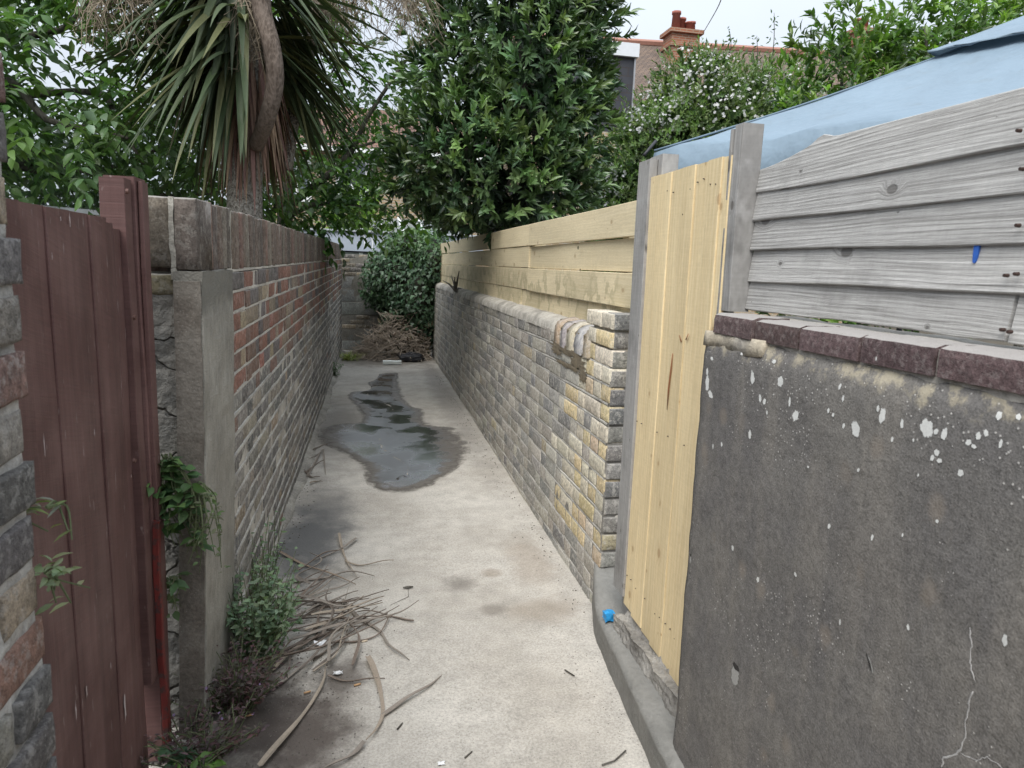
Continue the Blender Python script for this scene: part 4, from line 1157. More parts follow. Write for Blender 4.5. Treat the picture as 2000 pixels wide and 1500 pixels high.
# chips and a gouge: pale scars where the dark skin is knocked off, with the shade of lip and gouge painted on as dark blotches
MT_SCAR = fade_mat('pale_scar', (0.30, 0.295, 0.28)); MT_LIP_SHADE = fade_mat('painted_lip_shade', (0.045, 0.042, 0.04))
for (u, v, w, h, sl) in ((1437, 1318, 30, 50, 0.0), (1700, 1297, 9, 36, -0.7), (1348, 1092, 8, 22, 0.0)):
    c_ = PX(u, v, XR); sc_ = c_.y/FPX
    V_, F_, T_ = blotch('s', c_.y, c_.z, w*.7*sc_, h*.55*sc_, MT_SCAR, WR, u, sl); sub(mk('chipped_scar', V_, F_, MT_SCAR, WR, False, T_), _rc)
    V_, F_, T_ = blotch('s', c_.y+(0.004 if sl else 0), c_.z+h*.42*sc_*(0.2 if sl else 1), w*.6*sc_, h*(.5 if sl else .16)*sc_, MT_LIP_SHADE, WR, u+1, sl)
    sub(mk('chip_lip_shade', [(x_-.0006, y_, z_) for x_, y_, z_ in V_], F_, MT_LIP_SHADE, WR, False, T_), _rc)

# ================================================================== CONCRETE THRESHOLD under the gate
TH = empty('concrete_threshold', (0.95, 2.2, 0), 'raised concrete kerb with crumbling mortar below the fresh boarded gate', 'threshold')
def thfn(V):
    V = V.copy()
    t = np.clip((V[:, 1]-1.6)/1.3, 0, 1)
    edge = 0.845+0.085*np.clip((V[:, 1]-1.65)/0.9, 0, 1)+0.11*np.clip((V[:, 1]-2.55)/0.4, 0, 1)**1.2
    f = (V[:, 0]-0.86)/(1.12-0.86)
    V[:, 0] = edge+(1.12-edge)*f
    V[:, 2] += np.where(V[:, 2] > 0.1, 0.09*np.clip((V[:, 1]-2.55)/0.3, 0, 1)-0.012*(f < 0.05), 0)
    return V
MT_THR = mat_plain('threshold_cement', (0.20, 0.195, 0.18), 0.92, 0.35, 7.0, 0.7, dist=0.008)
rough_box('kerb', (0.86, 1.12, 1.5, 2.88, -0.05, 0.125), 0.03, 0.005, MT_THR, TH, thfn, 6, True, freq=10)
MT_CRUMB2 = mat_mortar('crumbly_mortar', (0.30, 0.285, 0.26), (0.19, 0.18, 0.165), 1.0)
rough_box('mortar_bed', (0.955, 1.10, 1.70, 2.42, 0.10, 0.185), 0.011, 0.008, MT_CRUMB2, TH, lambda V: np.stack([V[:, 0]+0.012*vnoise(V, 14, 5), V[:, 1], V[:, 2]+0.02*(V[:, 0] > 1.0)], 1), 21, False, freq=30)

# ================================================================== END WALL
MT_BLOCKG = mat_brick('grey_block', 0.3, 0.1, 0.5, pale=(0.35, 0.36, 0.34))
EW = empty('end_wall', (0.4, 11.9, 0), 'wall of grey concrete blocks and brick courses closing the far end of the alley', 'wall')
eb = Bricks(EW, MT_BLOCKG, 4, 3, 0.0015, 0.0015, name='block')
es = Bricks(EW, MT_BRICK_R, 4, 3, 0.005, 0.003)
YE = 11.75
courses = [('b', 0.02, 0.20), ('b', 0.225, 0.19), ('s', 0.42, 0.065), ('s', 0.495, 0.065), ('s', 0.57, 0.065), ('b', 0.645, 0.195), ('b', 0.85, 0.195), ('b', 1.055, 0.195), ('s', 1.26, 0.06), ('s', 1.33, 0.06), ('s', 1.40, 0.06), ('s', 1.47, 0.06), ('s', 1.54, 0.06)]
for i, (t, z0, h) in enumerate(courses):
    x = -1.0+0.13*(i % 2)
    while x < 1.3:
        l = 0.43 if t == 'b' else 0.21
        (eb if t == 'b' else es).add((x+l/2, YE+random.uniform(-.006, .006), z0+h/2), 0.0, l, h, jit((0.19, 0.195, 0.185), .15) if t == 'b' else (pick([(1, (0.15, 0.13, 0.10)), (1, (0.11, 0.105, 0.10)), (.6, (0.2, 0.17, 0.12))])))
        x += l+0.012
eb.build(); es.build()
rough_box('mortar', (-1.0, 1.4, YE+0.004, YE+0.2, -0.03, 1.6), 0.1, 0.004, mat_mortar('end_mortar', (0.2, 0.19, 0.17), (0.13, 0.125, 0.11)), EW)

# ================================================================== SHED, CONSERVATORY, HOUSES
SH = empty('flat_roof_shed', (0.3, 13.3, 0), 'grey flat roofed shed with streaked fascia behind the end wall', 'shed')
MT_FASC = mat_plain('grey_fascia', (0.34, 0.38, 0.44), 0.5, 0.15, 4, 0.1)
Geo().box(-0.9, 1.9, 12.3, 14.4, 0, 1.6).obj('shed_wall', mat_plain('shed_dark', (0.05, 0.05, 0.05)), SH)
Geo().box(-1.0, 2.0, 12.2, 14.5, 1.66, 1.97).obj('fascia', MT_FASC, SH)
Geo().box(-1.04, 2.04, 12.16, 14.54, 1.972, 2.0).obj('roof_edge', mat_plain('roof_edge', (0.42, 0.45, 0.48), 0.5), SH)
MT_DROP = mat_plain('white_streaks', (0.75, 0.76, 0.76), 0.8)
for x, z0, z1 in ((0.0, 1.72, 1.95), (0.04, 1.85, 1.95), (0.13, 1.68, 1.9), (0.3, 1.8, 1.93), (-0.1, 1.7, 1.8)):
    g_ = Geo(); V_, F_ = tube_geo([(x, 12.198, z1), (x+.02, 12.198, (z0+z1)/2), (x+.015, 12.198, z0)], [.006, .01, .006], 6); g_.add(V_, F_); g_.obj('white_streak', MT_DROP, SH)
CV = empty('conservatory', (0.6, 17, 0), 'conservatory with sloping white glazing bars behind the shed', 'conservatory')
MT_UPVC = mat_plain('white_upvc', (0.72, 0.73, 0.73), 0.4, 0.05, 4, 0.05)
MT_CGL = mat_plain('conservatory_glazing', (0.16, 0.18, 0.18), 0.3, 0.1, 3, 0.05, 0.4)
x0, x1, y0, y1, z0, z1 = -.5, 2.2, 15.4, 18.2, 2.02, 2.55
Geo().box(x0, x1, y0+.05, y1, 0, 0.7).obj('base_wall', mat_plain('cons_base', (0.3, 0.26, 0.2)), CV)
mk('roof_glass', [(x0, y0, z0), (x1, y0, z0), (x1, y1, z1), (x0, y1, z1), (x0, y0, z0-.03), (x1, y0, z0-.03), (x1, y1, z1-.03), (x0, y1, z1-.03)], [(0, 1, 2, 3), (7, 6, 5, 4), (0, 4, 5, 1), (1, 5, 6, 2), (2, 6, 7, 3), (3, 7, 4, 0)], MT_CGL, CV)
for i in range(7):
    x = x0+(x1-x0)*i/6
    V_, F_ = tube_geo([(x, y0-.03, z0+.02), (x, y1, z1+.02)], [.045, .045], 4); mk('glazing_bar', V_, F_, MT_UPVC, CV)
    Geo().box(x-.04, x+.04, y0-.03, y0+.04, 0.7, z0-.02).obj('mullion', MT_UPVC, CV)
Geo().box(x0-.06, x1+.06, y0-.1, y0-.035, z0-.06, z0+.03).obj('gutter', MT_UPVC, CV)
Geo().box(x0+.02, x1-.02, y0+.045, y0+.06, 0.7, z0-.08).obj('pane', MT_CGL, CV)

MT_YB = Mat('yellow_house_brick'); p = MT_YB.pos()
br = MT_YB.n('TexBrick', {'Vector': MT_YB.comb(MT_YB.sep(p)[0], MT_YB.sep(p)[2], 0.0), 'Color1': c4(0.36, 0.27, 0.16), 'Color2': c4(0.27, 0.20, 0.13), 'Mortar': c4(0.36, 0.33, 0.28), 'Scale': 1.0, 'Mortar Size': 0.012, 'Brick Width': 0.225, 'Row Height': 0.075})
MT_YB = MT_YB.done(MT_YB.val(br.outputs['Color'], MT_YB.add(.75, MT_YB.mul(MT_YB.noise(p, 3, 4), .5))), .9, .15)
def mat_tiles(name, c1, c2, w=0.17, h=0.1):
    m = Mat(name); p = m.pos(); x, y, z = m.sep(p)[:3]
    b = m.n('TexBrick', {'Vector': m.comb(x, m.mul(z, 1.3), 0.0), 'Color1': c4(*c1), 'Color2': c4(*c2), 'Mortar': c4(0.05, 0.04, 0.035), 'Scale': 1.0, 'Mortar Size': 0.012, 'Brick Width': w, 'Row Height': h})
    return m.done(m.val(b.outputs['Color'], m.add(.6, m.mul(m.noise(p, 2.5, 5, .65), .8))), .85, .2, m.bump(b.outputs['Fac'], -.4, .02))
MT_TILE = mat_tiles('brown_roof_tile', (0.20, 0.115, 0.085), (0.14, 0.085, 0.07))
MT_TILE2 = mat_tiles('red_roof_tile', (0.17, 0.122, 0.092), (0.13, 0.10, 0.082))
MT_GLASS = mat_plain('dark_window_glass', (0.10, 0.12, 0.14), 0.08, 0.1, 2, 0.02, 0.8)
def window(parent, x0, x1, y, z0, z1, bars=2):
    w = Geo().box(x0, x1, y+0.01, y+0.05, z0, z1).obj('window', MT_GLASS, parent)
    g_ = 0.07
    for b_ in ((x0-g_*.3, x0+g_, z0, z1), (x1-g_, x1+g_*.3, z0, z1)):
        Geo().box(b_[0], b_[1], y-.03, y+.06, b_[2], b_[3]).obj('frame', MT_UPVC, w)
    for b_ in ((x0+g_, x1-g_, z1-g_, z1), (x0+g_, x1-g_, z0, z0+g_)):
        Geo().box(b_[0], b_[1], y-.03, y+.06, b_[2], b_[3]).obj('frame', MT_UPVC, w)
    for i in range(1, bars):
        x = x0+(x1-x0)*i/bars
        Geo().box(x-.035, x+.035, y-.02, y+.055, z0+g_, z1-g_).obj('frame', MT_UPVC, w)
    Geo().box(x0-.08, x1+.08, y-.1, y+.0, z0-.08, z0-.005).obj('sill', MT_UPVC, w)
    return w
H1 = empty('brick_house', (.5, 22, 0), 'yellow brick house with tiled roof and white framed windows half hidden by trees', 'house')
Y1 = 20.4
Geo().box(-2.4, 3.6, Y1+.12, 25.4, 0, 4.55).obj('wall', MT_YB, H1)
mk('roof', [(-2.7, Y1-.25, 4.45), (3.9, Y1-.25, 4.45), (3.9, 23.0, 6.05), (-2.7, 23.0, 6.05), (3.9, 25.8, 4.45), (-2.7, 25.8, 4.45)], [(0, 1, 2, 3), (3, 2, 4, 5), (1, 4, 2), (0, 3, 5), (0, 5, 4, 1)], MT_TILE, H1)
Geo().box(-2.6, 3.8, Y1-.33, Y1-.26, 4.34, 4.47).obj('gutter', MT_UPVC, H1)
for (x0, x1, z0, z1) in ((-0.72, 0.12, 3.2, 4.2), (-2.1, -1.4, 3.1, 4.2), (1.6, 2.6, 3.1, 4.2)):
    window(H1, x0, x1, Y1+.06, z0, z1)
    Geo().box(x0-.15, x1+.15, Y1+.085, Y1+.118, z1+.02, z1+.25).obj('brick_lintel', mat_plain('red_lintel', (0.30, 0.12, 0.08)), H1)
# terrace to the right: roof, dormer and chimneys
H2 = empty('terrace_house', (12, 26, 0), 'brick terrace house with red tiled roof and a tall chimney behind the white flowered bush', 'house')
Geo().box(4.6, 24, 21.0, 29, 0, 6.2).obj('wall', MT_YB, H2)
mk('roof', [(4.4, 20.7, 6.1), (24.2, 20.7, 6.1), (24.2, 25.2, 9.95), (4.4, 25.2, 9.15), (24.2, 29.4, 6.1), (4.4, 29.4, 6.1)], [(0, 1, 2, 3), (3, 2, 4, 5), (1, 4, 2), (0, 3, 5), (0, 5, 4, 1)], MT_TILE2, H2)
V_, F_ = tube_geo([(4.4, 25.2, 9.2), (24.2, 25.2, 10.0)], [.12, .12], 6); mk('ridge_tiles', V_, F_, mat_plain('red_ridge', (0.30, 0.15, 0.11)), H2)
MT_CHB = Mat('red_chimney_brick'); p = MT_CHB.pos()
br = MT_CHB.n('TexBrick', {'Vector': MT_CHB.comb(MT_CHB.add(MT_CHB.sep(p)[0], MT_CHB.sep(p)[1]), MT_CHB.sep(p)[2], 0.0), 'Color1': c4(0.32, 0.12, 0.07), 'Color2': c4(0.23, 0.10, 0.06), 'Mortar': c4(0.30, 0.24, 0.18), 'Scale': 1.0, 'Mortar Size': 0.012, 'Brick Width': 0.225, 'Row Height': 0.075})
MT_CHB = MT_CHB.done(br.outputs['Color'], .9, .15)
MT_POT = mat_plain('terracotta_pot', (0.29, 0.105, 0.08), .8)
def chimney(parent, x, y, z0, z1, w, d, pots):
    c_ = Geo().box(x-w/2, x+w/2, y-d/2, y+d/2, z0, z1).obj('chimney', MT_CHB, parent)
    Geo().box(x-w/2-.06, x+w/2+.06, y-d/2-.06, y+d/2+.06, z1-.42, z1-.30).obj('string_course', MT_CHB, c_)
    Geo().box(x-w/2-.1, x+w/2+.1, y-d/2-.1, y+d/2+.1, z1+.002, z1+.13).obj('cap', MT_CHB, c_)
    for dx, dy, h, r in pots:
        V_, F_ = tube_geo([(x+dx, y+dy, z1+.12), (x+dx, y+dy, z1+.12+h*.85), (x+dx, y+dy, z1+.12+h*.86), (x+dx, y+dy, z1+.12+h)], [r, r*.8, r*.98, r*.98], 12)
        mk('chimney_pot', V_, F_, MT_POT, c_, True)
    return c_
chimney(H2, 10.62, 24.2, 7.0, 9.42, 1.0, 0.75, [(-.28, -.1, .62, .16), (0.02, .1, .5, .15), (.22, -.05, .35, .14), (.40, .1, .42, .13)])
chimney(H2, 17.9, 24.8, 8.2, 10.35, 0.7, 0.7, [(-.15, 0, .4, .14), (.15, 0, .4, .14)])
MT_SLATE = mat_tiles('dark_slate', (0.055, 0.057, 0.066), (0.045, 0.047, 0.055), .5, .28)
DM = empty('loft_dormer', (6.6, 21, 5.5), 'dark slate clad loft dormer with pale fascia beside the dense evergreen', 'dormer')
Geo().box(4.9, 7.15, 19.3, 24.5, 5.2, 7.15).obj('cheek', MT_SLATE, DM)
mk('fascia', [(4.8, 19.2, 7.16), (7.25, 19.2, 7.16), (7.25, 24.6, 7.2), (4.8, 24.6, 7.2), (4.8, 19.2, 7.5), (7.25, 19.2, 7.5), (7.25, 24.6, 7.5), (4.8, 24.6, 7.5)], [(3, 2, 1, 0), (4, 5, 6, 7), (0, 1, 5, 4), (1, 2, 6, 5), (2, 3, 7, 6), (3, 0, 4, 7)], mat_plain('pale_fascia', (0.62, 0.64, 0.67), .5, .08), DM)
Geo().box(4.85, 7.2, 19.25, 24.5, 0, 5.19).obj('rear_wall', MT_YB, DM)
Geo().box(7.151, 7.19, 19.26, 19.34, 5.2, 7.15).obj('corner_trim', mat_plain('corner_trim', (0.3, 0.31, 0.33), .5), DM)
YG = (PY(720, 432, 14.9).x, 14.9)
# overhead cable
P_ = [PY(1412, -30, 12), PY(1404, 10, 16), PY(1392, 52, 23.2)]
P_[2] = Vector((P_[2].x, 23.9, P_[2].z))
V_, F_ = tube_geo(smooth_path(P_, 6), [0.012]*13, 5)
tag(mk('overhead_cable', V_, F_, mat_plain('cable', (0.22, 0.24, 0.2), .6), None, True), 'thin overhead cable running up from beside the chimney', 'cable')

# ================================================================== GAZEBO
GZ = empty('gazebo', (3.0, 2.65, 0), 'pale blue pyramid gazebo canopy rising behind the old grey fence', 'gazebo')
m = Mat('blue_canopy'); p = m.pos()
w1 = m.noise(p, 2.2, 4, .55); w2 = m.noise(p, 9, 3)
col = m.val(c4(0.19, 0.255, 0.315), m.add(.74, m.add(m.mul(w1, .36), m.mul(w2, .16))))
col = m.mix(m.mul(m.ss(m.noise(p, 6, 5, .7), .55, .75), .28), col, c4(0.13, 0.14, 0.13))
MT_CAN = m.done(col, .6, .3, m.bump(m.add(w1, m.mul(w2, .35)), .6, .06), .10, c4(0.20, 0.30, 0.38))
e1 = Vector((.40, -.9165, 0)); e2 = Vector((.9165, .40, 0))
A_ = Vector((1.35, 3.30, 2.06)); SZ = 2.5
Cn = A_+e1*SZ/2+e2*SZ/2
PK = Vector((Cn.x, Cn.y, 2.70))
cor = [A_, A_+e1*SZ, A_+e1*SZ+e2*SZ, A_+e2*SZ]
def canopy(s0, s1, lift, name, parent, sag=0.10, val=0.0):
    V_ = []; F_ = []; NR, NE = 14, 16
    for r in range(NR+1):
        t = s0+(s1-s0)*r/NR           # 0 at peak .. 1 at eave
        for k in range(4):
            a_, b_ = cor[k], cor[(k+1) % 4]
            for e in range(NE):
                f = e/NE; q = a_.lerp(b_, f)
                P_ = PK.lerp(q, t)
                mid = 4*f*(1-f)
                z = P_.z - sag*mid*t*0.6 - sag*math.sin(math.pi*t)*0.9 + lift
                wr = 0.012*math.sin(f*21+k)*t*t+0.007*math.sin(f*47+k*2+t*5)*t+0.006*math.sin(t*19+f*6)*t
                V_.append((P_.x, P_.y, z+wr))
    n_ = 4*NE
    F_ = [(r*n_+i, (r+1)*n_+i, (r+1)*n_+(i+1) % n_, r*n_+(i+1) % n_) for r in range(NR) for i in range(n_)]
    if val:
        base = NR*n_; o_ = len(V_)
        for i in range(n_):
            v_ = V_[base+i]; dxy = (Vector(v_)-Cn); dxy.z = 0; dxy.normalize()
            V_.append((v_[0]+dxy.x*.02, v_[1]+dxy.y*.02, v_[2]-val*.45)); 
        for i in range(n_):
            v_ = V_[base+i]; dxy = (Vector(v_)-Cn); dxy.z = 0; dxy.normalize()
            V_.append((v_[0]+dxy.x*(.015+.012*math.sin(i*1.7)), v_[1]+dxy.y*(.015+.012*math.sin(i*1.7)), v_[2]-val))
        for i in range(n_):
            j = (i+1) % n_
            F_.append((base+i, o_+i, o_+j, base+j)); F_.append((o_+i, o_+n_+i, o_+n_+j, o_+j))
    return mk(name, V_, F_, MT_CAN, parent, True)
_cn = canopy(0.0, 1.0, 0.0, 'canopy', GZ, sag=0.035, val=0.26)
canopy(0.0, 0.34, 0.03, 'vent_cap', GZ, sag=0.02, val=0.012)
MT_SEAM = mat_plain('canopy_seam', (0.13, 0.18, 0.23), .7)
for k in range(4):
    P_ = []
    for i in range(15):
        t = i/14; q = PK.lerp(cor[k], t)
        P_.append((q.x, q.y, q.z-0.035*math.sin(math.pi*t)*0.9+0.004))
    V_, F_ = tube_geo(P_, [.005]*15, 5); sub(mk('seam', V_, F_, MT_SEAM, GZ, True), _cn)
MT_POLE = mat_plain('dark_pole', (0.03, 0.03, 0.035), .45, .1)
for q in cor:
    d_ = (Cn-q); d_.z = 0; d_.normalize()
    V_, F_ = tube_geo([(q.x+d_.x*.04, q.y+d_.y*.04, -.03), (q.x+d_.x*.04, q.y+d_.y*.04, q.z-.03)], [.018, .018], 8); mk('leg', V_, F_, MT_POLE, GZ, True)
    V_, F_ = tube_geo([(q.x+d_.x*.04, q.y+d_.y*.04, q.z-.04), (PK.x, PK.y, PK.z-.12)], [.012, .012], 6); mk('roof_strut', V_, F_, MT_POLE, GZ, True)
V_, F_ = tube_geo([(A_.x-.05, A_.y+.0, A_.z-.02), (A_.x+.03, A_.y+.06, A_.z+.06)], [.008, .008], 6); mk('corner_clip', V_, F_, MT_POLE, GZ, True)

# ================================================================== TREES
MT_LEAF = mat_leaf('broad_leaf', 0.38, 0.28, 0.45)
MT_GLOSSY = mat_leaf('evergreen_leaf', 0.30, 0.14, 0.55)
MT_DRYLEAF = mat_leaf('dry_leaf', 0.7, 0.12, 0.2, (1.1, 1.0, 0.8))
MT_BARK = mat_bark('dark_bark', (0.05, 0.045, 0.038), (0.13, 0.12, 0.105))
MT_BARKG = mat_bark('grey_bark', (0.10, 0.095, 0.085), (0.26, 0.25, 0.225), 22, 0.5)

def tree(name, base, label, ells, nshoot, kleaf, L, W, pal, mat, limbs=(), bark=MT_BARK, trunk=None, tr=0.09, singles=0, tpl=LEAF, stem=0.12, spread=0.8, up=0.3, shell=(0.5, 1.05), droop=0.0, cat='tree', group=None, keep=None):
    T = empty(name, base, label, cat, group)
    if trunk: limb(T, trunk, tr, tr*.45, bark, 'trunk', 10)
    for pts, r0, r1 in limbs: limb(T, pts, r0, r1, bark, 'branch', 7)
    # a hidden skeleton of boughs from the trunk head to each clump
    if trunk:
        hd = Vector(trunk[-1])
        for e in ells:
            c_ = Vector(e[:3]); md = hd.lerp(c_, .5)+Vector((0, 0, .1))
            if (c_-hd).length > .15: limb(T, [hd, md, c_], tr*.4, .012, bark, 'branch', 6, 4)
    P, D = crown_points(ells, nshoot, shell)
    if keep is not None:
        k_ = keep(P); P, D = P[k_], D[k_]
    b, d, n = sprigs(P, D, kleaf, stem, spread, up)
    d = nrmz(d+np.array([0, 0, -droop]))
    N = len(b)
    cl_ = np.repeat(shades(len(P), pal, .3)*(1+.35*np.clip(vnoise(P, 1.7, 6), -1, 1))[:, None], kleaf, 0)*RNG.uniform(.8, 1.2, (N, 1))
    leaves(T, b, d, n, L*np.repeat(RNG.uniform(.7, 1.15, len(P)), kleaf)*RNG.uniform(.6, 1.15, N), W*RNG.uniform(.75, 1.1, N), np.clip(cl_, .004, 1), mat, tpl, singles)
    return T
# dense evergreen over the timber fence
bc = PY(965, 240, 6.9)
ev = [(1.32, 6.9, 2.6, .82, .95, .95), (1.35, 6.7, 3.7, .82, .9, .95), (1.52, 6.6, 3.1, .58, .8, .9), (.85, 6.7, 2.45, .6, .7, .58), (.9, 7.0, 3.2, .52, .6, .65),
      (1.62, 6.6, 2.3, .48, .65, .58), (1.25, 6.4, 2.15, .68, .55, .48), (1.55, 6.9, 4.3, .6, .8, .8), (1.35, 7.0, 4.7, .7, .8, .8), (1.55, 6.9, 5.2, .55, .7, .7), (1.1, 7.0, 2.1, .45, .5, .3), (1.85, 6.8, 3.3, .36, .5, .5), (2.0, 6.7, 2.75, .26, .4, .35), (1.95, 6.7, 3.95, .22, .35, .3), (.5, 6.7, 2.25, .3, .35, .22)]
EVP = [(0.090, 0.150, 0.064), (0.112, 0.18, 0.070), (0.068, 0.118, 0.058), (0.15, 0.225, 0.08)]
EV = tree('evergreen_tree', (1.7, 7.1, 0), 'dense dark evergreen tree bulging over the new timber fence', ev, 3500, 9, 0.118, 0.038, EVP, MT_GLOSSY,
     trunk=[(1.7, 7.1, -.03), (1.68, 7.1, 1.0), (1.55, 7.0, 2.0), (1.5, 6.9, 3.0)], tr=.1, singles=300, stem=.10, spread=.75, up=.35, shell=(.62, 1.05), keep=lambda P: P[:, 2] > 1.92-.05*(P[:, 0] < 1.0))
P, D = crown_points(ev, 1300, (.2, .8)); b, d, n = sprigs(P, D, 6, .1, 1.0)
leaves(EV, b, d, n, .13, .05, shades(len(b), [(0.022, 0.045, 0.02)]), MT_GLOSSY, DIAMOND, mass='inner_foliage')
# walnut-like tree on the left, pinnate drooping leaves
wc = [(-2.0, 5.2, 2.5, .75, .8, .62), (-2.9, 5.6, 3.0, .9, .9, .8), (-1.35, 5.9, 2.35, .6, .7, .5), (-2.6, 4.9, 2.1, .65, .7, .45), (-1.5, 5.6, 3.4, .7, .8, .6), (-2.6, 6.2, 4.1, 1.1, 1, .8), (-1.2, 7.2, 2.4, .7, .8, .55), (-3.5, 6.2, 2.4, .9, 1, .7), (-2.1, 7.0, 2.6, 1.0, .8, .7), (-.9, 6.8, 3.9, .7, .8, .6)]
WALP = [(0.090, 0.165, 0.055), (0.075, 0.135, 0.055), (0.12, 0.21, 0.06), (0.12, 0.18, 0.10)]
def pinnate(T, P, D, pal, mat, Ls, Ws, nl=7, rach=.24, singles=0):
    n = len(P); D = nrmz(D*np.array([1, 1, .4])+np.array([0, 0, -.15])+RNG.normal(scale=.25, size=(n, 3)))
    side = nrmz(np.cross(D, np.array([0, 0, 1.0])))
    B, DD, NN = [], [], []
    for k in range(nl):
        t = (k//2+1)/((nl+1)//2)
        sg = 0 if k == nl-1 else (1 if k % 2 else -1)
        sag = np.array([0, 0, -.10])*t*t
        B.append(P+D*rach*t+sag); 
        DD.append(nrmz(D*(1 if sg == 0 else .55)+side*sg*.85+np.array([0, 0, -.35])+RNG.normal(scale=.12, size=(n, 3))))
        NN.append(nrmz(np.array([0, 0, 1.0])+RNG.normal(scale=.35, size=(n, 3))))
    B, DD, NN = np.vstack(B), np.vstack(DD), np.vstack(NN); N = len(B)
    cl = np.tile(shades(n, pal, .3), (nl, 1))
    leaves(T, B, DD, NN, Ls*RNG.uniform(.65, 1.15, N), Ws*RNG.uniform(.75, 1.1, N), cl, mat, LEAF, singles)
WT = empty('walnut_tree', (-3.3, 6.6, 0), 'broad leaved tree with large drooping leaflets behind the maroon gate', 'tree')
limb(WT, [(-3.3, 6.6, -.03), (-3.25, 6.6, 1.2), (-3.0, 6.5, 2.2), (-2.7, 6.3, 3.4)], .12, .06, MT_BARK, 'trunk', 10)
for pts, r0, r1 in (([(-3.1, 6.5, 1.9), PY(0, 165, 5.6), PY(90, 232, 5.4), PY(180, 252, 5.3), PY(250, 270, 5.2)], .035, .010), ([(-3.1, 6.5, 1.7), PY(60, 300, 5.6), PY(130, 325, 5.5), PY(200, 345, 5.4)], .03, .012),
                    ([(-2.9, 6.4, 2.6), PY(180, 180, 6.0), PY(230, 240, 5.8), PY(280, 320, 5.6)], .03, .010), ([(-2.8, 6.3, 3.0), PY(110, 60, 6.2), PY(160, 20, 6.2), PY(220, -40, 6.2)], .03, .012), ([(-3, 6.5, 2.2), PY(300, 380, 6.6), PY(430, 375, 6.8)], .03, .01), ([(-3, 6.5, 2.2), PY(200, 330, 6.6), PY(370, 260, 6.4)], .03, .01)):
    limb(WT, pts, r0, r1, MT_BARK, 'branch', 7)
P, D = crown_points(wc, 2900, (.35, 1.05))
gap = lambda P: ~((((proj(P)[0]-150)/120)**2+((proj(P)[1]-95)/80)**2 < 1) & (RNG.random(len(P)) < .6))
k_ = gap(P); P, D = P[k_], D[k_]
pinnate(WT, P, D, WALP, MT_LEAF, .105, .052, singles=300)
# middle tree behind the cabbage palm
mt_ = [(-.55, 8.4, 2.5, .6, .7, .5), (-.1, 8.3, 3.3, .65, .7, .55), (-.6, 8.5, 4.4, .55, .6, .5), (-.9, 8.4, 3.2, .7, .7, .6), (.25, 8.0, 2.75, .5, .6, .45), (-.35, 7.6, 1.95, .45, .6, .28), (-.8, 8.0, 4.9, .7, .6, .5), (.35, 7.7, 2.15, .45, .5, .3)]
T2 = empty('small_leafy_tree', (-.84, 8.2, 0), 'open branched leafy tree standing behind the spiky palm at the far end of the wall', 'tree')
t0 = PY(556, 440, 8.2)
limb(T2, [(t0.x, 8.2, -.03), (t0.x, 8.2, 1.0), t0, PY(560, 360, 8.2), PY(560, 250, 8.2), PY(575, 120, 8.2), PY(590, -40, 8.2)], .10, .05, MT_BARKG, 'trunk', 10)
for pts, r0, r1 in (([PY(560, 405, 8.2), PY(605, 370, 8.1), PY(650, 335, 8.0), PY(690, 290, 8.0), PY(715, 235, 8.0), PY(770, 150, 8.0), PY(800, 110, 8)], .05, .012), ([PY(560, 425, 8.2), PY(610, 400, 8.0), PY(660, 400, 7.9), PY(720, 405, 7.9)], .035, .01), ([PY(520, 430, 8.2), PY(545, 395, 8.25), PY(560, 330, 8.2)], .04, .02), ([PY(690, 290, 8), PY(740, 275, 8), PY(770, 265, 7.9)], .02, .007), ([PY(560, 250, 8.2), PY(620, 190, 8.2), PY(660, 120, 8.2)], .025, .01), ([PY(655, 330, 8), PY(645, 280, 8), PY(660, 240, 8)], .015, .006)):
    limb(T2, pts, r0, r1, MT_BARK, 'branch', 7)
mt_ += [(-.62, 7.9, 2.05, .4, .5, .32), (-.2, 8.1, 2.45, .4, .5, .35)]
P, D = crown_points(mt_, 760, (.25, 1.05))
pinnate(T2, P, D, [(0.060, 0.125, 0.030), (0.085, 0.165, 0.035), (0.04, 0.09, 0.03)], MT_LEAF, .115, .055, singles=200)
# white flowered bush
jb = [(3.55, 8.3, 2.6, .95, .8, .8), (4.2, 8.2, 3.05, .95, .8, .75), (3.55, 8.3, 3.1, .5, .6, .5), (4.85, 8.3, 3.3, .75, .7, .65), (3.9, 8.3, 3.65, .55, .5, .4), (4.9, 8.3, 2.6, .9, .8, .8), (3.0, 8.2, 2.15, .5, .6, .6), (4.0, 8.2, 2.0, 1.3, .7, .6), (3.2, 8.0, 1.5, .6, .6, .6)]
JB = tree('flowering_bush', (3.9, 8.3, 0), 'loose bush covered in small white flowers behind the gazebo canopy', jb, 9500, 9, .062, .026, [(0.145, 0.215, 0.085), (0.12, 0.18, 0.075), (0.175, 0.24, 0.095)], MT_LEAF,
     trunk=[(3.9, 8.3, -.03), (3.9, 8.3, .8), (3.9, 8.3, 1.8)], tr=.05, tpl=DIAMOND, stem=.14, spread=.9, up=.2, shell=(.5, 1.08), cat='bush')
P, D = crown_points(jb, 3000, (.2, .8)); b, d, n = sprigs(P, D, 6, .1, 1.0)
leaves(JB, b, d, n, .11, .05, shades(len(b), [(0.05, 0.085, 0.035)]), MT_LEAF, DIAMOND, mass='inner_foliage')
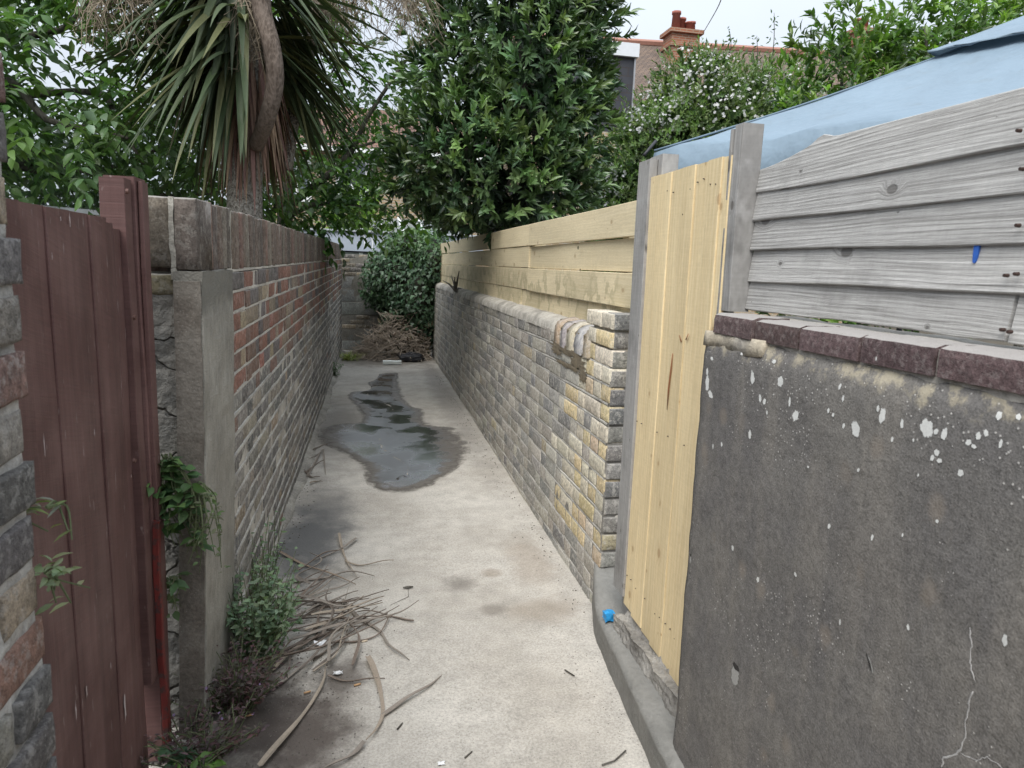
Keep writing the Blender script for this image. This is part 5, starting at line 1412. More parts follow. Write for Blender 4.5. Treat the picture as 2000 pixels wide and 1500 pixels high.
for (u0, v0, u1, v1) in ((1500, 150, 1512, 25), (1470, 160, 1478, 70), (1330, 160, 1350, 80), (1420, 120, 1425, 60), (1540, 150, 1560, 75)):
    limb(JB, [PY(u0, v0, 8.3), PY((u0+u1)/2+5, (v0+v1)/2, 8.3), PY(u1, v1, 8.3)], .008, .003, MT_BARK, 'twig', 5)
    q0, q1 = np.array(PY(u0, v0, 8.3)), np.array(PY(u1, v1, 8.3)); P = q0+(q1-q0)*RNG.uniform(.2, 1.02, (26, 1))+RNG.normal(scale=.03, size=(26, 3))
    leaves(JB, P, rdir(26)+np.array([0, 0, .5]), rdir(26), .06, .025, shades(26, [(0.07, 0.12, 0.05)]), MT_LEAF, DIAMOND, mass='twig_foliage')
FLW = (np.array([(0, 0, 0)]+[(math.cos(a_)*r_, math.sin(a_)*r_, .12 if r_ > .6 else .02) for i in range(5) for a_, r_ in ((i*1.2566-.5, .75), (i*1.2566, 1.0), (i*1.2566+.5, .75))]), np.array([(0, 1+3*i, 2+3*i, 3+3*i) for i in range(5)]), np.zeros((0, 3), int))
MT_PETAL = mat_leaf('white_petal', .6, .3, .2, (1, 1, 1))
P, D = crown_points(jb, 7000, (.97, 1.1))
dens = vnoise(P, 2.3, 4)+.6*vnoise(P, 5, 9)
k_ = (dens > -.15) & (P[:, 2] > 2.2); P, D = P[k_], D[k_]
n = len(P); q = RNG.normal(scale=.5, size=(n, 3)); yv = nrmz(np.cross(D+q, rdir(n)))
leaves(JB, P, yv, nrmz(D+q*.6), .019, .019, np.clip(RNG.uniform(.68, .82, (n, 1))*np.ones((1, 3)), 0, 1), MT_PETAL, FLW, mass='blossom')
# light green shrubs on the right behind the gazebo
LPAL = [(0.13, 0.22, 0.05), (0.16, 0.26, 0.06), (0.09, 0.165, 0.045), (0.065, 0.12, 0.04)]
for i, (lab, ee, ns) in enumerate((('bright green large leaved shrub next to the white flowered bush, beyond the gazebo', [(4.65, 6.6, 2.75, .75, .7, .62), (4.7, 6.7, 3.35, .5, .5, .45), (4.25, 6.4, 2.55, .42, .5, .4), (4.6, 6.6, 3.75, .32, .3, .35), (5.0, 6.6, 1.6, .9, .7, .8)], 800),
                                   ('tall bright green shrub above the middle of the gazebo canopy', [(5.6, 6.5, 3.2, .75, .7, .75), (5.4, 6.5, 3.95, .42, .4, .42), (5.9, 6.5, 3.8, .55, .5, .45), (5.7, 6.5, 1.8, .8, .7, .9)], 900),
                                   ('bright green shrub at the peak end of the gazebo, furthest from the flowered bush', [(6.8, 6.3, 3.35, .85, .8, .75), (6.6, 6.3, 4.1, .5, .5, .4), (7.4, 6.3, 3.7, .7, .6, .7), (6.9, 6.3, 1.9, .9, .7, .9)], 900))):
    tree('laurel_shrub', (ee[0][0], ee[0][1], 0), lab, ee, ns, 10, .13, .042, LPAL, MT_LEAF, trunk=[(ee[0][0], ee[0][1], -.03), (ee[0][0]+.05, ee[0][1], .9), (ee[0][0], ee[0][1], ee[0][2]-.3)], tr=.06, singles=100, stem=.2, spread=1.0, up=.9, shell=(.4, 1.1), droop=.25, cat='shrub', group='bright shrubs behind the gazebo')
tree('garden_shrub', (YG[0], YG[1], 0), 'small yellow green shrub glimpsed beside the conservatory beyond the end wall', [(YG[0], YG[1], 2.15, .38, .35, .38), (YG[0]-.45, YG[1], 2.2, .4, .3, .5), (YG[0]-.2, YG[1]+.2, 2.7, .4, .3, .45)], 420, 9, .11, .05, [(0.17, 0.26, 0.05), (0.13, 0.22, 0.05)], MT_LEAF, trunk=[(YG[0], YG[1], -.03), (YG[0], YG[1], 1.0), (YG[0], YG[1], 1.9)], tr=.04, tpl=DIAMOND, stem=.12, cat='shrub')
# feathery conifer and pale roof behind the gate
FC = tree('feathery_conifer', (-2.4, 7.4, 0), 'feathery silver green conifer showing between the leaves above the maroon gate', [(-2.5, 7.4, 1.5, .7, .6, .55), (-2.2, 7.4, 2.0, .55, .5, .45), (-2.9, 7.5, 2.0, .6, .5, .4)], 1500, 9, .09, .014, [(0.16, 0.22, 0.17), (0.12, 0.18, 0.14)], MT_LEAF, trunk=[(-2.4, 7.4, -.03), (-2.4, 7.4, .6), (-2.4, 7.4, 1.5)], tr=.05, tpl=DIAMOND, stem=.22, spread=.5, up=-.2, cat='conifer')
GH = empty('lean_to_roof', (-2.1, 5.5, 0), 'pale translucent lean to roof just above the top of the maroon gate', 'roof')
mk('roof_sheet', [(-3.0, 5.0, 1.82), (-1.62, 5.1, 1.76), (-1.62, 6.4, 1.80), (-3.0, 6.4, 1.86), (-3.0, 5.0, 1.79), (-1.62, 5.1, 1.73), (-1.62, 6.4, 1.77), (-3.0, 6.4, 1.83)], [(0, 1, 2, 3), (7, 6, 5, 4), (0, 4, 5, 1), (1, 5, 6, 2), (2, 6, 7, 3), (3, 7, 4, 0)], mat_plain('pale_sheet', (0.55, 0.58, 0.62), .4, .1), GH)
for x, y in ((-2.95, 5.1), (-1.67, 5.2), (-1.67, 6.3), (-2.95, 6.3)):
    Geo().box(x-.03, x+.03, y-.03, y+.03, -.03, 1.735).obj('support', MT_UPVC, GH)

# ================================================================== CABBAGE PALM
CP = empty('cabbage_palm', (-.80, 5.0, 0), 'spiky cabbage palm with drooping sword leaves and a brown skirt beside the brick wall', 'palm')
tb = PY(478, 410, 5.0); hd = PY(482, -30, 5.0)
MT_PTRUNK = mat_bark('palm_trunk', (0.115, 0.10, 0.085), (0.34, 0.32, 0.285), 34, .8, .9)
limb(CP, [(tb.x-.02, 5.0, -.03), (tb.x, 5.0, 1.0), tb, PY(482, 250, 5.0), PY(482, 100, 5.0), hd, PY(485, -160, 5.0)], .125, .085, MT_PTRUNK, 'trunk', 14)
MT_STEM = mat_bark('brown_stem', (0.075, 0.058, 0.046), (0.15, 0.12, 0.10), 40, .35, .35)
limb(CP, [PY(500, 285, 4.80), PY(522, 230, 4.62), PY(537, 160, 4.55), PY(530, 90, 4.55), PY(512, 20, 4.6), PY(505, -80, 4.65)], .046, .056, MT_STEM, 'branch', 12, 8)
limb(CP, [PY(560, 330, 5.3), PY(575, 220, 5.35), PY(600, 110, 5.4), PY(625, 10, 5.4), PY(640, -90, 5.4)], .04, .055, MT_PTRUNK, 'branch', 10, 6)
def sword(parent, name, p0, d0, L, W, drop, mat, col, seg=9, fold=.25):
    """strap leaf: starts at p0 in direction d0 and bends down under its weight"""
    d = Vector(d0).normalized(); p = Vector(p0); V_ = []; F_ = []
    st_ = L/seg
    for i in range(seg+1):
        t = i/seg
        w = W*(.35+.65*min(1, t*5))*(1-max(0, (t-.35)/.65)**1.6)+.001
        sd = d.cross(Vector((0, 0, 1)))
        if sd.length < .05: sd = Vector((1, 0, 0))
        sd.normalize(); nn = sd.cross(d)
        V_ += [tuple(p-sd*w/2+nn*w*fold), tuple(p), tuple(p+sd*w/2+nn*w*fold)]
        p = p+d*st_
        d = (d+Vector((0, 0, -1))*drop*st_*(0.35+1.5*t)).normalized()
    for i in range(seg):
        F_ += [(i*3, i*3+1, i*3+4, i*3+3), (i*3+1, i*3+2, i*3+5, i*3+4)]
    o = mk(name, V_, F_, mat, parent, True, loc=p0)
    o.color = (*col, 1)
    return o
MT_SWORD = mat_leaf('sword_leaf', .5, .12, .28, (1.2, 1.3, .8))
rs = random.Random(5)
cr_ = Vector(PY(470, -25, 4.95))
for i in range(400):
    az = rs.uniform(0, 2*math.pi)
    # most of the visible leaves hang down and out from the head
    el = rs.uniform(-1.3, -.5) if i < 280 else (rs.uniform(-.7, -.05) if i < 350 else rs.uniform(-.2, 1.0))
    start = cr_+Vector((math.cos(az)*.09, math.sin(az)*.09, rs.uniform(-.42, .25)))
    d0 = Vector((math.cos(az)*math.cos(el), math.sin(az)*math.cos(el), math.sin(el)))
    c = rs.choice([(0.050, 0.074, 0.034), (0.065, 0.088, 0.042), (0.038, 0.055, 0.028), (0.105, 0.112, 0.050), (0.055, 0.078, 0.042)])
    if el < -1.1 and rs.random() < .35: c = (0.12, 0.10, 0.055)
    Lf = rs.uniform(.78, 1.08); hid = False
    for t_ in (.25, .45, .65, .85):
        uu, vv, kk = proj(np.array(start+d0*Lf*t_))
        if 488 < uu < 556 and kk < 4.62 and vv > -20: hid = True
    if hid: continue
    sword(CP, 'leaf', start, d0, Lf, rs.uniform(.040, .058), rs.uniform(.15, .75), MT_SWORD, c)
for i in range(46):       # leaves on the far side, seen right of the stem
    az = rs.uniform(-.7, .9); el = rs.uniform(-1.25, -.55)
    start = cr_+Vector((math.cos(az)*.09+.12, math.sin(az)*.09+.1, rs.uniform(-.42, .2)))
    sword(CP, 'leaf', start, Vector((math.cos(az)*math.cos(el), math.sin(az)*math.cos(el), math.sin(el))), rs.uniform(.65, .95), rs.uniform(.036, .05), rs.uniform(.15, .75), MT_SWORD, rs.choice([(0.045, 0.065, 0.032), (0.06, 0.08, 0.04), (0.10, 0.105, 0.05)]))
for i in range(170):      # dead brown skirt
    az = rs.uniform(0, 2*math.pi); el = rs.uniform(-1.5, -1.2)
    start = Vector((hd.x, 5.0, 0))+Vector((math.cos(az)*.15, math.sin(az)*.15, rs.uniform(2.3, 2.75)))
    d0 = Vector((math.cos(az)*math.cos(el), math.sin(az)*math.cos(el), math.sin(el)))
    sword(CP, 'dead_leaf', start, d0, rs.uniform(.32, .62), rs.uniform(.016, .028), .9, MT_DRYLEAF, rs.choice([(0.20, 0.125, 0.09), (0.14, 0.095, 0.07), (0.26, 0.185, 0.125), (0.18, 0.105, 0.09)]), 7)
# old flower stalks: brown branching sprays
MT_PAN = mat_plain('dry_panicle', (0.20, 0.165, 0.12), .9)
for (u, v, y, sx) in ((230, -30, 4.6, 90), (720, -40, 5.3, 110), (800, -30, 5.5, 70), (480, 10, 4.7, 40), (650, -30, 5.2, 50)):
    g_ = Geo()
    for k in range(70):
        a0 = PY(u+rs.uniform(-sx, sx)*.5, v+rs.uniform(-30, 20), y)
        a1 = PY(u+rs.uniform(-sx, sx), v+rs.uniform(40, 130), y+rs.uniform(-.2, .2))
        md = a0.lerp(a1, .5)+Vector((rs.uniform(-.06, .06), rs.uniform(-.06, .06), .04))
        pth = smooth_path([a0, md, a1], 4)
        g_.tube(pth, [.0035-.0022*i/8 for i in range(9)], 4)
        for q_ in range(5):
            b0 = pth[rs.randrange(2, 9)]; b1 = b0+Vector((rs.uniform(-.07, .07), rs.uniform(-.07, .07), rs.uniform(-.08, .03)))
            g_.tube([b0, b1], [.0024, .0012], 3)
    g_.obj('flower_spray', MT_PAN, CP, kind='stuff')

# ================================================================== IVY
IV = empty('ivy', (.6, 11.2, 0), 'thick dark ivy mound covering the far end wall beside the low wall', 'ivy')
MT_IVY = mat_leaf('ivy_leaf', .4, .12, .4)
ie = [(.55, 11.25, 1.35, .48, .40, .50), (.85, 11.1, 1.05, .42, .45, .62), (.35, 11.45, 1.15, .40, .30, .40), (.75, 11.2, 1.70, .48, .4, .32), (1.05, 11.0, 1.55, .35, .4, .45), (.55, 11.3, .75, .30, .30, .35), (1.0, 11.2, .6, .3, .35, .35)]
for i, e in enumerate(ie):
    th_ = np.linspace(0, math.pi, 9); V_ = []; F_ = []
    for a_ in th_:
        for k in range(14):
            b_ = 2*math.pi*k/14
            V_.append((e[0]+e[3]*.7*math.sin(a_)*math.cos(b_), e[1]+e[4]*.7*math.sin(a_)*math.sin(b_), e[2]+e[5]*.7*math.cos(a_)))
    F_ = [(r*14+k, r*14+(k+1) % 14, (r+1)*14+(k+1) % 14, (r+1)*14+k) for r in range(8) for k in range(14)]
    mk('stems', V_, F_, bpy.data.materials.get('ivy_dark_core') or mat_plain('ivy_dark_core', (0.025, 0.025, 0.015)), IV, True)  # solid dark core added inside the leaves so nothing shows through, no real stems
P, D = crown_points(ie, 7500, (.74, 1.06)); n = len(P)
dd = nrmz(np.array([0, 0, -.9])+D*.5+RNG.normal(scale=.35, size=(n, 3)))
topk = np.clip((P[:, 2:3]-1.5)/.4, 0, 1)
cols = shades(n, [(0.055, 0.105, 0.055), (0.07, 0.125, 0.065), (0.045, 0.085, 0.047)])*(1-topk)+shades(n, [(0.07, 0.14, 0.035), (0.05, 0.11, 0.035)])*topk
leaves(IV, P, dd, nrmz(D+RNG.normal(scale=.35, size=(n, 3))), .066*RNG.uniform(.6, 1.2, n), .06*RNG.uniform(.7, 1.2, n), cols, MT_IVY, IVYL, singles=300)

# ================================================================== DEBRIS at the far end
MT_TWIG = mat_plain('dry_twig', (0.36, 0.305, 0.25), .9, .7, 18)
BH = Geo(); rs = random.Random(11)
for i in range(1050):
    a_ = rs.uniform(0, 2*math.pi); r_ = math.sqrt(rs.random())
    cx, cy = .50+.68*r_*math.cos(a_), 11.0+.5*r_*math.sin(a_)
    hz = (1-r_**1.4)*.72
    z = .06+hz*rs.random()**.5
    d = Vector((rs.gauss(0, 1), rs.gauss(0, 1), rs.gauss(0, .35))).normalized(); L = rs.uniform(.14, .50)
    cx = min(.93, max(-.22, cx)); c = Vector((cx, cy, z)); a0, a1 = c-d*L/2, c+d*L/2
    a0.z = max(.075, a0.z); a1.z = max(.075, a1.z)
    md = c+Vector((rs.gauss(0, .03), rs.gauss(0, .03), rs.gauss(0, .03))); md.z = max(.075, md.z)
    a0.x, a1.x = min(1.0, a0.x), min(1.0, a1.x); r0 = rs.uniform(.003, .0075)
    BH.tube([a0, md, a1], [r0, r0*.8, r0*.4], 4)
tag(BH.obj('brushwood', MT_TWIG, kind='stuff'), 'heap of dry grey brown twigs and prunings at the alley end', 'brushwood')
# dead leaves in the heap
DL = empty('leaf_heap', (.7, 10.9, .05), 'dark wilted leaves piled on the brushwood against the low wall', 'leaf heap')
P = np.stack([RNG.normal(.75, .22, 420), RNG.normal(11.05, .2, 420), RNG.uniform(.08, .6, 420)], 1)
P[:, 0] = np.clip(P[:, 0], .2, .98)
leaves(DL, P, rdir(420), rdir(420), .10, .035, shades(420, [(0.035, 0.04, 0.025), (0.07, 0.06, 0.04), (0.16, 0.13, 0.09)]), MT_DRYLEAF, LEAF, mass='dead_leaves')
GS = empty('grass_clump', (-.22, 10.7, .06), 'yellow green clump of grass beside the twig heap', 'grass')
for i in range(70):
    a_ = rs.uniform(0, 6.28)
    sword(GS, 'blade', (-.22+rs.gauss(0, .06), 10.6+rs.gauss(0, .08), .06), (math.cos(a_)*.7, math.sin(a_)*.7, rs.uniform(.3, 1)), rs.uniform(.12, .24), .014, 5, MT_LEAF, rs.choice([(0.30, 0.33, 0.09), (0.2, 0.26, 0.08), (0.32, 0.31, 0.16)]), 5)
# black refuse bag
V_ = []; F_ = []; NU, NV = 28, 16
bc_ = PG(802, 706); 
for j in range(NV+1):
    th = math.pi*j/NV
    for i in range(NU):
        ph = 2*math.pi*i/NU
        q = np.array([[math.sin(th)*math.cos(ph), math.sin(th)*math.sin(ph), math.cos(th)]])
        r_ = 1+.16*vnoise(q, 3.1, 2)[0]+.10*vnoise(q, 7.3, 5)[0]
        V_.append((bc_.x+.01+.20*q[0, 0]*r_, bc_.y+.06+.13*q[0, 1]*r_, bc_.z+.045+max(-.05, .085*q[0, 2]*r_)))
F_ = [(j*NU+i, (j+1)*NU+i, (j+1)*NU+(i+1) % NU, j*NU+(i+1) % NU) for j in range(NV) for i in range(NU)]
m = Mat('black_plastic'); p = m.pos(); w = m.noise(p, 28, 4, .6, 1.0)
MT_BAG = m.done(c4(.012, .013, .018), .22, .6, m.bump(w, .9, .03))
tag(mk('refuse_bag', V_, F_, MT_BAG, None, True), 'crumpled black plastic refuse bag in front of the twig heap', 'bag')
c_ = PG(766, 711)
V_, F_ = boxgrid(c_.x-.13, c_.x+.13, c_.y-.04, c_.y+.05, c_.z+.002, c_.z+.045, .03)
V_ += .004*np.stack([vnoise(V_, 25, 1), vnoise(V_, 25, 3), vnoise(V_, 25, 5)], 1)
tag(mk('foam_tray', V_, F_, mat_plain('white_foam', (.74, .78, .76), .6, .08)), 'flat white piece of foam packaging lying before the black bag', 'packaging')
# broken twig lying on the cope
TW = Geo(); b_ = PX(890, 567, 1.03)
for d_ in ((-.12, .25, .10), (.02, -.12, .22), (-.02, .30, .16), (.02, -.35, .03), (-.03, -.1, .15), (.0, .5, .03)):
    TW.tube([b_+Vector((0, 0, -.01)), b_+Vector(d_)*.5+Vector((0, 0, .015)), b_+Vector(d_)], [.014, .010, .004], 6)
to = TW.obj('broken_twig', MT_BARK, None, True); tag(to, 'broken dark twig lying on the rounded top of the low wall', 'twig')

# ================================================================== FALLEN STRAP LEAVES (from the palm)
MT_STRAW = Mat('dry_strap'); m = MT_STRAW; o = m.obj(); p = m.pos()
fib = m.noise(m.comb(m.mul(m.sep(o)[0], 120.), m.mul(m.sep(o)[1], 120.), 0.0), 1.0, 3); bgn = m.noise(p, 8, 3)
MT_STRAW = m.done(m.val(m.tint(), m.add(.5, m.add(m.mul(fib, .5), m.mul(bgn, .5)))), .75, .25, m.bump(fib, .3, .003))
def strap(px, width, label, col, group=None, lift=0.012, twist=0.0, name='fallen_leaf', pts=None):
    width *= .85
    P_ = smooth_path(pts if pts else [PG(u, v, lift) for u, v in px], 6); n_ = len(P_); V_ = []; F_ = []
    for i, q in enumerate(P_):
        t = i/(n_-1); d = (P_[min(i+1, n_-1)]-P_[max(0, i-1)]).normalized()
        sd = d.cross(Vector((0, 0, 1))).normalized(); w = width*(.55+.45*math.sin(math.pi*min(1, t*1.6+.25)))*(1-.8*max(0, (t-.7)/.3))
        tw = twist*math.sin(t*4); sd = (sd*math.cos(tw)+Vector((0, 0, 1))*math.sin(tw))
        zb = floor_z(q.x, q.y)+.006
        z = max(zb, q.z+.006*math.sin(t*7+width*900))
        c = Vector((q.x, q.y, z)); nn = Vector((0, 0, 1))
        V_ += [tuple(c-sd*w/2+nn*w*.30), tuple(c+nn*.001), tuple(c+sd*w/2+nn*w*.30), tuple(c-nn*.003)]
    for i in range(n_-1):
        for a_, b_ in ((0, 1), (1, 2), (2, 3), (3, 0)):
            F_.append((i*4+a_, i*4+b_, i*4+4+b_, i*4+4+a_))
    ob = mk(name, V_, F_, MT_STRAW, None, False); ob.color = (*col, 1)
    tag(ob, label, 'leaf', group or 'fallen strap leaves'); return ob
TAN, GRY, BRN = (.29, .245, .195), (.23, .20, .17), (.17, .135, .11)
strap([(508, 1500), (545, 1455), (580, 1410), (612, 1365), (632, 1330), (636, 1303)], .026, 'longest pale dry strap leaf, running from the photo bottom edge up towards the paper scrap', TAN)
strap([(718, 1285), (730, 1310), (742, 1345), (748, 1390), (735, 1425), (715, 1448)], .026, 'S curved tan dry leaf with a torn pinkish end on the near concrete', (.30, .25, .20))
strap([(748, 1395), (790, 1368), (830, 1345), (862, 1318)], .022, 'straight dry leaf pointing away right from the S curved leaf', GRY)
strap([(712, 1450), (690, 1470), (660, 1490), (620, 1506)], .020, 'dry leaf trailing to the bottom edge below the S curved leaf', GRY)
strap([(668, 1172), (700, 1205), (740, 1230), (760, 1262), (785, 1280), (800, 1288)], .020, 'dark dry leaf with frayed tip lying farthest out from the tangled heap', GRY)
strap([(808, 1213), (770, 1203), (725, 1195), (690, 1195)], .012, 'thin brown leaf tip reaching right from the middle of the heap', BRN)
strap([(662, 1043), (668, 1070), (680, 1100), (698, 1130)], .018, 'pale leaf standing up at the far edge of the tangled heap', TAN)
strap([(697, 1050), (675, 1068), (640, 1082), (610, 1095)], .016, 'short grey leaf crossing behind the far edge of the heap', GRY)
strap([(545, 1078), (590, 1100), (640, 1120), (695, 1140)], .020, 'long brown leaf lying along the far side of the heap', (.26, .20, .15))
strap([(533, 1308), (565, 1280), (600, 1255), (640, 1235), (680, 1222)], .024, 'broad pale leaf just beyond the white paper scrap', TAN)
strap([(500, 1362), (545, 1335), (590, 1300), (640, 1272)], .018, 'split leaf slanting from the purple weed to the paper scrap', GRY)
strap([(640, 1320), (690, 1330), (752, 1323)], .012, 'thin dark stalk lying left of the S curved leaf', BRN)
strap([(650, 1255), (700, 1250), (740, 1238), (758, 1210), (757, 1200)], .012, 'hooked thin leaf curling around on the right side of the heap', BRN)
strap([(600, 930), (615, 905), (630, 880), (634, 905), (636, 925)], .022, 'bent dry leaf propped against the wall foot near the puddle', GRY)
strap([(592, 918), (610, 932), (625, 930)], .02, 'small curled leaf beneath the bent one near the puddle', BRN)
for i, lab in enumerate(('thin dry strip of leaf against the wall foot, nearest the puddle edge', 'dry strip of leaf crossing the bent leaf near the puddle', 'short dry leaf scrap lying in front of the bent leaf near the puddle', 'dry leaf tip poking out from the wall foot behind the bent leaf')):
    px_ = [[(600, 900), (618, 888), (634, 878)], [(598, 925), (614, 908), (632, 900)], [(606, 945), (622, 938), (630, 942)], [(612, 880), (622, 872), (640, 868)]][i]
    strap(px_, .018, lab, (GRY, BRN, TAN, BRN)[i])
rs = random.Random(3)
for i in range(46):
    cx, cy = rs.gauss(-.17, .10), rs.gauss(2.95, .24)
    ang = rs.gauss(.55, .55); L = rs.uniform(.22, .55)
    d = Vector((math.cos(ang), math.sin(ang), 0)); c = Vector((cx, cy, 0)); nrm_ = Vector((-d.y, d.x, 0))
    z0 = floor_z(cx, cy)+.008+rs.random()*.05
    pts = [c-d*L/2, c-d*L*.15+nrm_*rs.gauss(0, .025), c+d*L*.2+nrm_*rs.gauss(0, .025), c+d*L/2+nrm_*rs.gauss(0, .04)]
    pts = [Vector((max(-.42, q.x), q.y, z0+rs.uniform(-.01, .012))) for q in pts]
    strap(None, rs.uniform(.010, .021), 'dry strap leaf in the tangled heap beside the wall plant', rs.choice([TAN, GRY, BRN, GRY, BRN, (.15, .125, .105)]), 'tangled heap of strap leaves', pts=pts, twist=rs.uniform(-.6, .6))

# ================================================================== WEEDS AND WALL PLANTS
MT_WEED = mat_leaf('weed_leaf', .5, .25, .3)
MT_WSTEM = mat_plain('weed_stem', (.10, .12, .06), .8)
def plant(name, label, base, stems, n, L, W, pal, tpl=LEAF, h=.3, spreadr=.12, mat=MT_WEED, cat='weed', lean=(0, 0), singles=150, hang=False, group=None):
    T = empty(name, base, label, cat, group); b = Vector(base); PP, DD = [], []
    g_ = Geo()
    for i in range(stems):
        a_ = rs.uniform(0, 6.28); r_ = spreadr*math.sqrt(rs.random()); hh = h*rs.uniform(.5, 1.1)
        tip = b+Vector((math.cos(a_)*r_*1.3+lean[0]*hh, math.sin(a_)*r_*1.3+lean[1]*hh, -hh if hang else hh))
        root = b+Vector((math.cos(a_)*r_*.35, math.sin(a_)*r_*.35, 0))
        md = root.lerp(tip, .5)+Vector((rs.gauss(0, .02), rs.gauss(0, .02), .02))
        pth = smooth_path([root, md, tip], 4); g_.tube(pth, [.0028-.0016*k/8 for k in range(9)], 4)
        for k in range(n):
            t = rs.uniform(.15, 1.03); q = pth[min(8, int(t*8))]
            PP.append(tuple(q+Vector((rs.gauss(0, .006), rs.gauss(0, .006), rs.gauss(0, .006)))))
            az = rs.uniform(0, 6.28); DD.append((math.cos(az), math.sin(az), rs.uniform(-.45, .5)))
    g_.obj('stem', MT_WSTEM, T, kind='stuff')
    PP, DD = np.array(PP), np.array(DD); N = len(PP)
    leaves(T, PP, DD, nrmz(np.array([.2, -.3, 1.0])+RNG.normal(scale=.4, size=(N, 3))), L*RNG.uniform(.55, 1.15, N), W*RNG.uniform(.7, 1.15, N), shades(N, pal), mat, tpl, singles)
    return T
GW = [(0.145, 0.205, 0.12), (0.12, 0.175, 0.105), (0.185, 0.25, 0.16)]
plant('pellitory', 'bushy grey green wall plant at the foot of the rendered pier', (-.395, 2.60, 0.0), 64, 18, .034, .016, GW, h=.35, spreadr=.135, lean=(.08, 0), cat='plant')
plant('pellitory', 'sparser grey green plant creeping up the wall foot behind the bushy one', (-.425, 2.98, 0.0), 26, 12, .026, .012, GW, h=.42, spreadr=.10, cat='plant')
plant('creeper', 'broad leaved green creeper hanging over the crumbling gate pier', (-.555, 2.14, .93), 16, 10, .055, .034, [(0.07, 0.125, 0.045), (0.095, 0.16, 0.06), (0.05, 0.10, 0.04)], h=.30, spreadr=.06, hang=True, lean=(.12, -.05), cat='creeper', singles=120)
plant('creeper', 'twiggy strand of creeper spilling onto the pale pier edge', (-.47, 2.15, .84), 16, 12, .024, .012, [(0.08, 0.12, 0.05), (0.11, 0.12, 0.07)], h=.24, spreadr=.05, hang=True, lean=(.1, -.1), cat='creeper')
plant('creeper', 'lowest few leaves of creeper dangling below the main clump on the gate pier', (-.55, 2.13, .56), 5, 6, .055, .032, [(0.07, 0.115, 0.05), (0.11, 0.15, 0.085)], h=.17, spreadr=.03, hang=True, cat='creeper')
PUR = [(0.085, 0.055, 0.06), (0.065, 0.06, 0.045), (0.11, 0.075, 0.075), (0.09, 0.045, 0.05)]
plant('herb_robert', 'ferny purple brown weed at the base of the pier', (-.42, 2.30, 0.0), 64, 18, .028, .011, PUR, DIAMOND, h=.21, spreadr=.16, cat='weed')
plant('herb_robert', 'low straggling purple weed in front of the red post foot', (-.48, 2.06, 0.0), 52, 15, .026, .010, PUR, DIAMOND, h=.16, spreadr=.15, cat='weed')
plant('seedling', 'small bright green seedling near the photo bottom edge beside the pier', (-.46, 1.93, 0.005), 6, 8, .042, .020, [(0.11, 0.20, 0.045), (0.09, 0.17, 0.04)], h=.09, spreadr=.03, cat='plant')
plant('seedling', 'round leaved dark seedling at the foot of the bright red strip', (-.545, 2.00, 0.005), 5, 7, .045, .034, [(0.045, 0.09, 0.05), (0.06, 0.11, 0.06)], h=.10, spreadr=.03, cat='plant')
plant('wall_weed', 'pale drooping sprig growing from the rough brick wall beside the gate', (-.455, 1.11, 1.03), 4, 8, .028, .010, [(0.22, 0.25, 0.14), (0.16, 0.20, 0.12)], h=.05, spreadr=.03, lean=(.5, .4), hang=True)
plant('wall_weed', 'upper thin sprig with narrow leaves on the rough brick wall edge', (-.455, 1.11, 1.13), 3, 4, .035, .007, [(0.16, 0.20, 0.08), (0.2, 0.2, 0.16)], h=.07, spreadr=.02, lean=(.3, .5), hang=True)
plant('foot_weed', 'small green tuft at the foot of the tall wall near the puddle end', (-.36, 9.1, .05), 16, 9, .045, .02, GW, h=.22, spreadr=.10)
FLP = empty('weed_flowers', (-.4, 2.1, .12), 'tiny lilac flowers scattered over the purple weeds by the pier', 'flowers')
P = np.stack([RNG.normal(-.42, .10, 8), RNG.normal(2.15, .14, 8), RNG.uniform(.05, .17, 8)], 1)
leaves(FLP, P, rdir(8), np.tile([0.3, -.5, 1.0], (8, 1)), .005, .005, np.tile([.36, .25, .46], (8, 1)), MT_PETAL, FLW, singles=8, name='flower')

# ================================================================== LITTER
def crumple(name, px, s, col, label, cat, seed, h=.01, rough=.6):
    c_ = PG(*px); V_ = []; n_ = 5
    for i in range(n_):
        for j in range(n_):
            x, y = (i/(n_-1)-.5)*s[0], (j/(n_-1)-.5)*s[1]
            z = h*(1+math.sin(i*2.1+seed)*math.cos(j*1.7+seed))
            V_.append((c_.x+x+.004*math.sin(j*3+seed), c_.y+y+.004*math.sin(i*2+seed), c_.z+.004+z))
    F_ = [(i*n_+j, (i+1)*n_+j, (i+1)*n_+j+1, i*n_+j+1) for i in range(n_-1) for j in range(n_-1)]
    V2 = [(v_[0], v_[1], v_[2]-.0015) for v_ in V_]; N = len(V_)
    F_ += [tuple(N+k for k in f[::-1]) for f in F_]
    return tag(mk(name, V_+V2, F_, mat_plain(name+'_m%d' % seed, col, rough, .1)), label, cat)
crumple('paper_scrap', (626, 1263), (.05, .035), (.78, .79, .80), 'white torn paper scrap beside the broad pale leaf', 'paper', 1)
crumple('paper_scrap', (660, 1318), (.03, .02), (.66, .66, .66), 'smaller dirty paper scrap on the dark soil left of the S curved leaf', 'paper', 2, .005)
crumple('paper_scrap', (862, 1494), (.02, .015), (.75, .75, .75), 'tiny white scrap at the photo bottom edge on the clean concrete', 'paper', 3, .003)
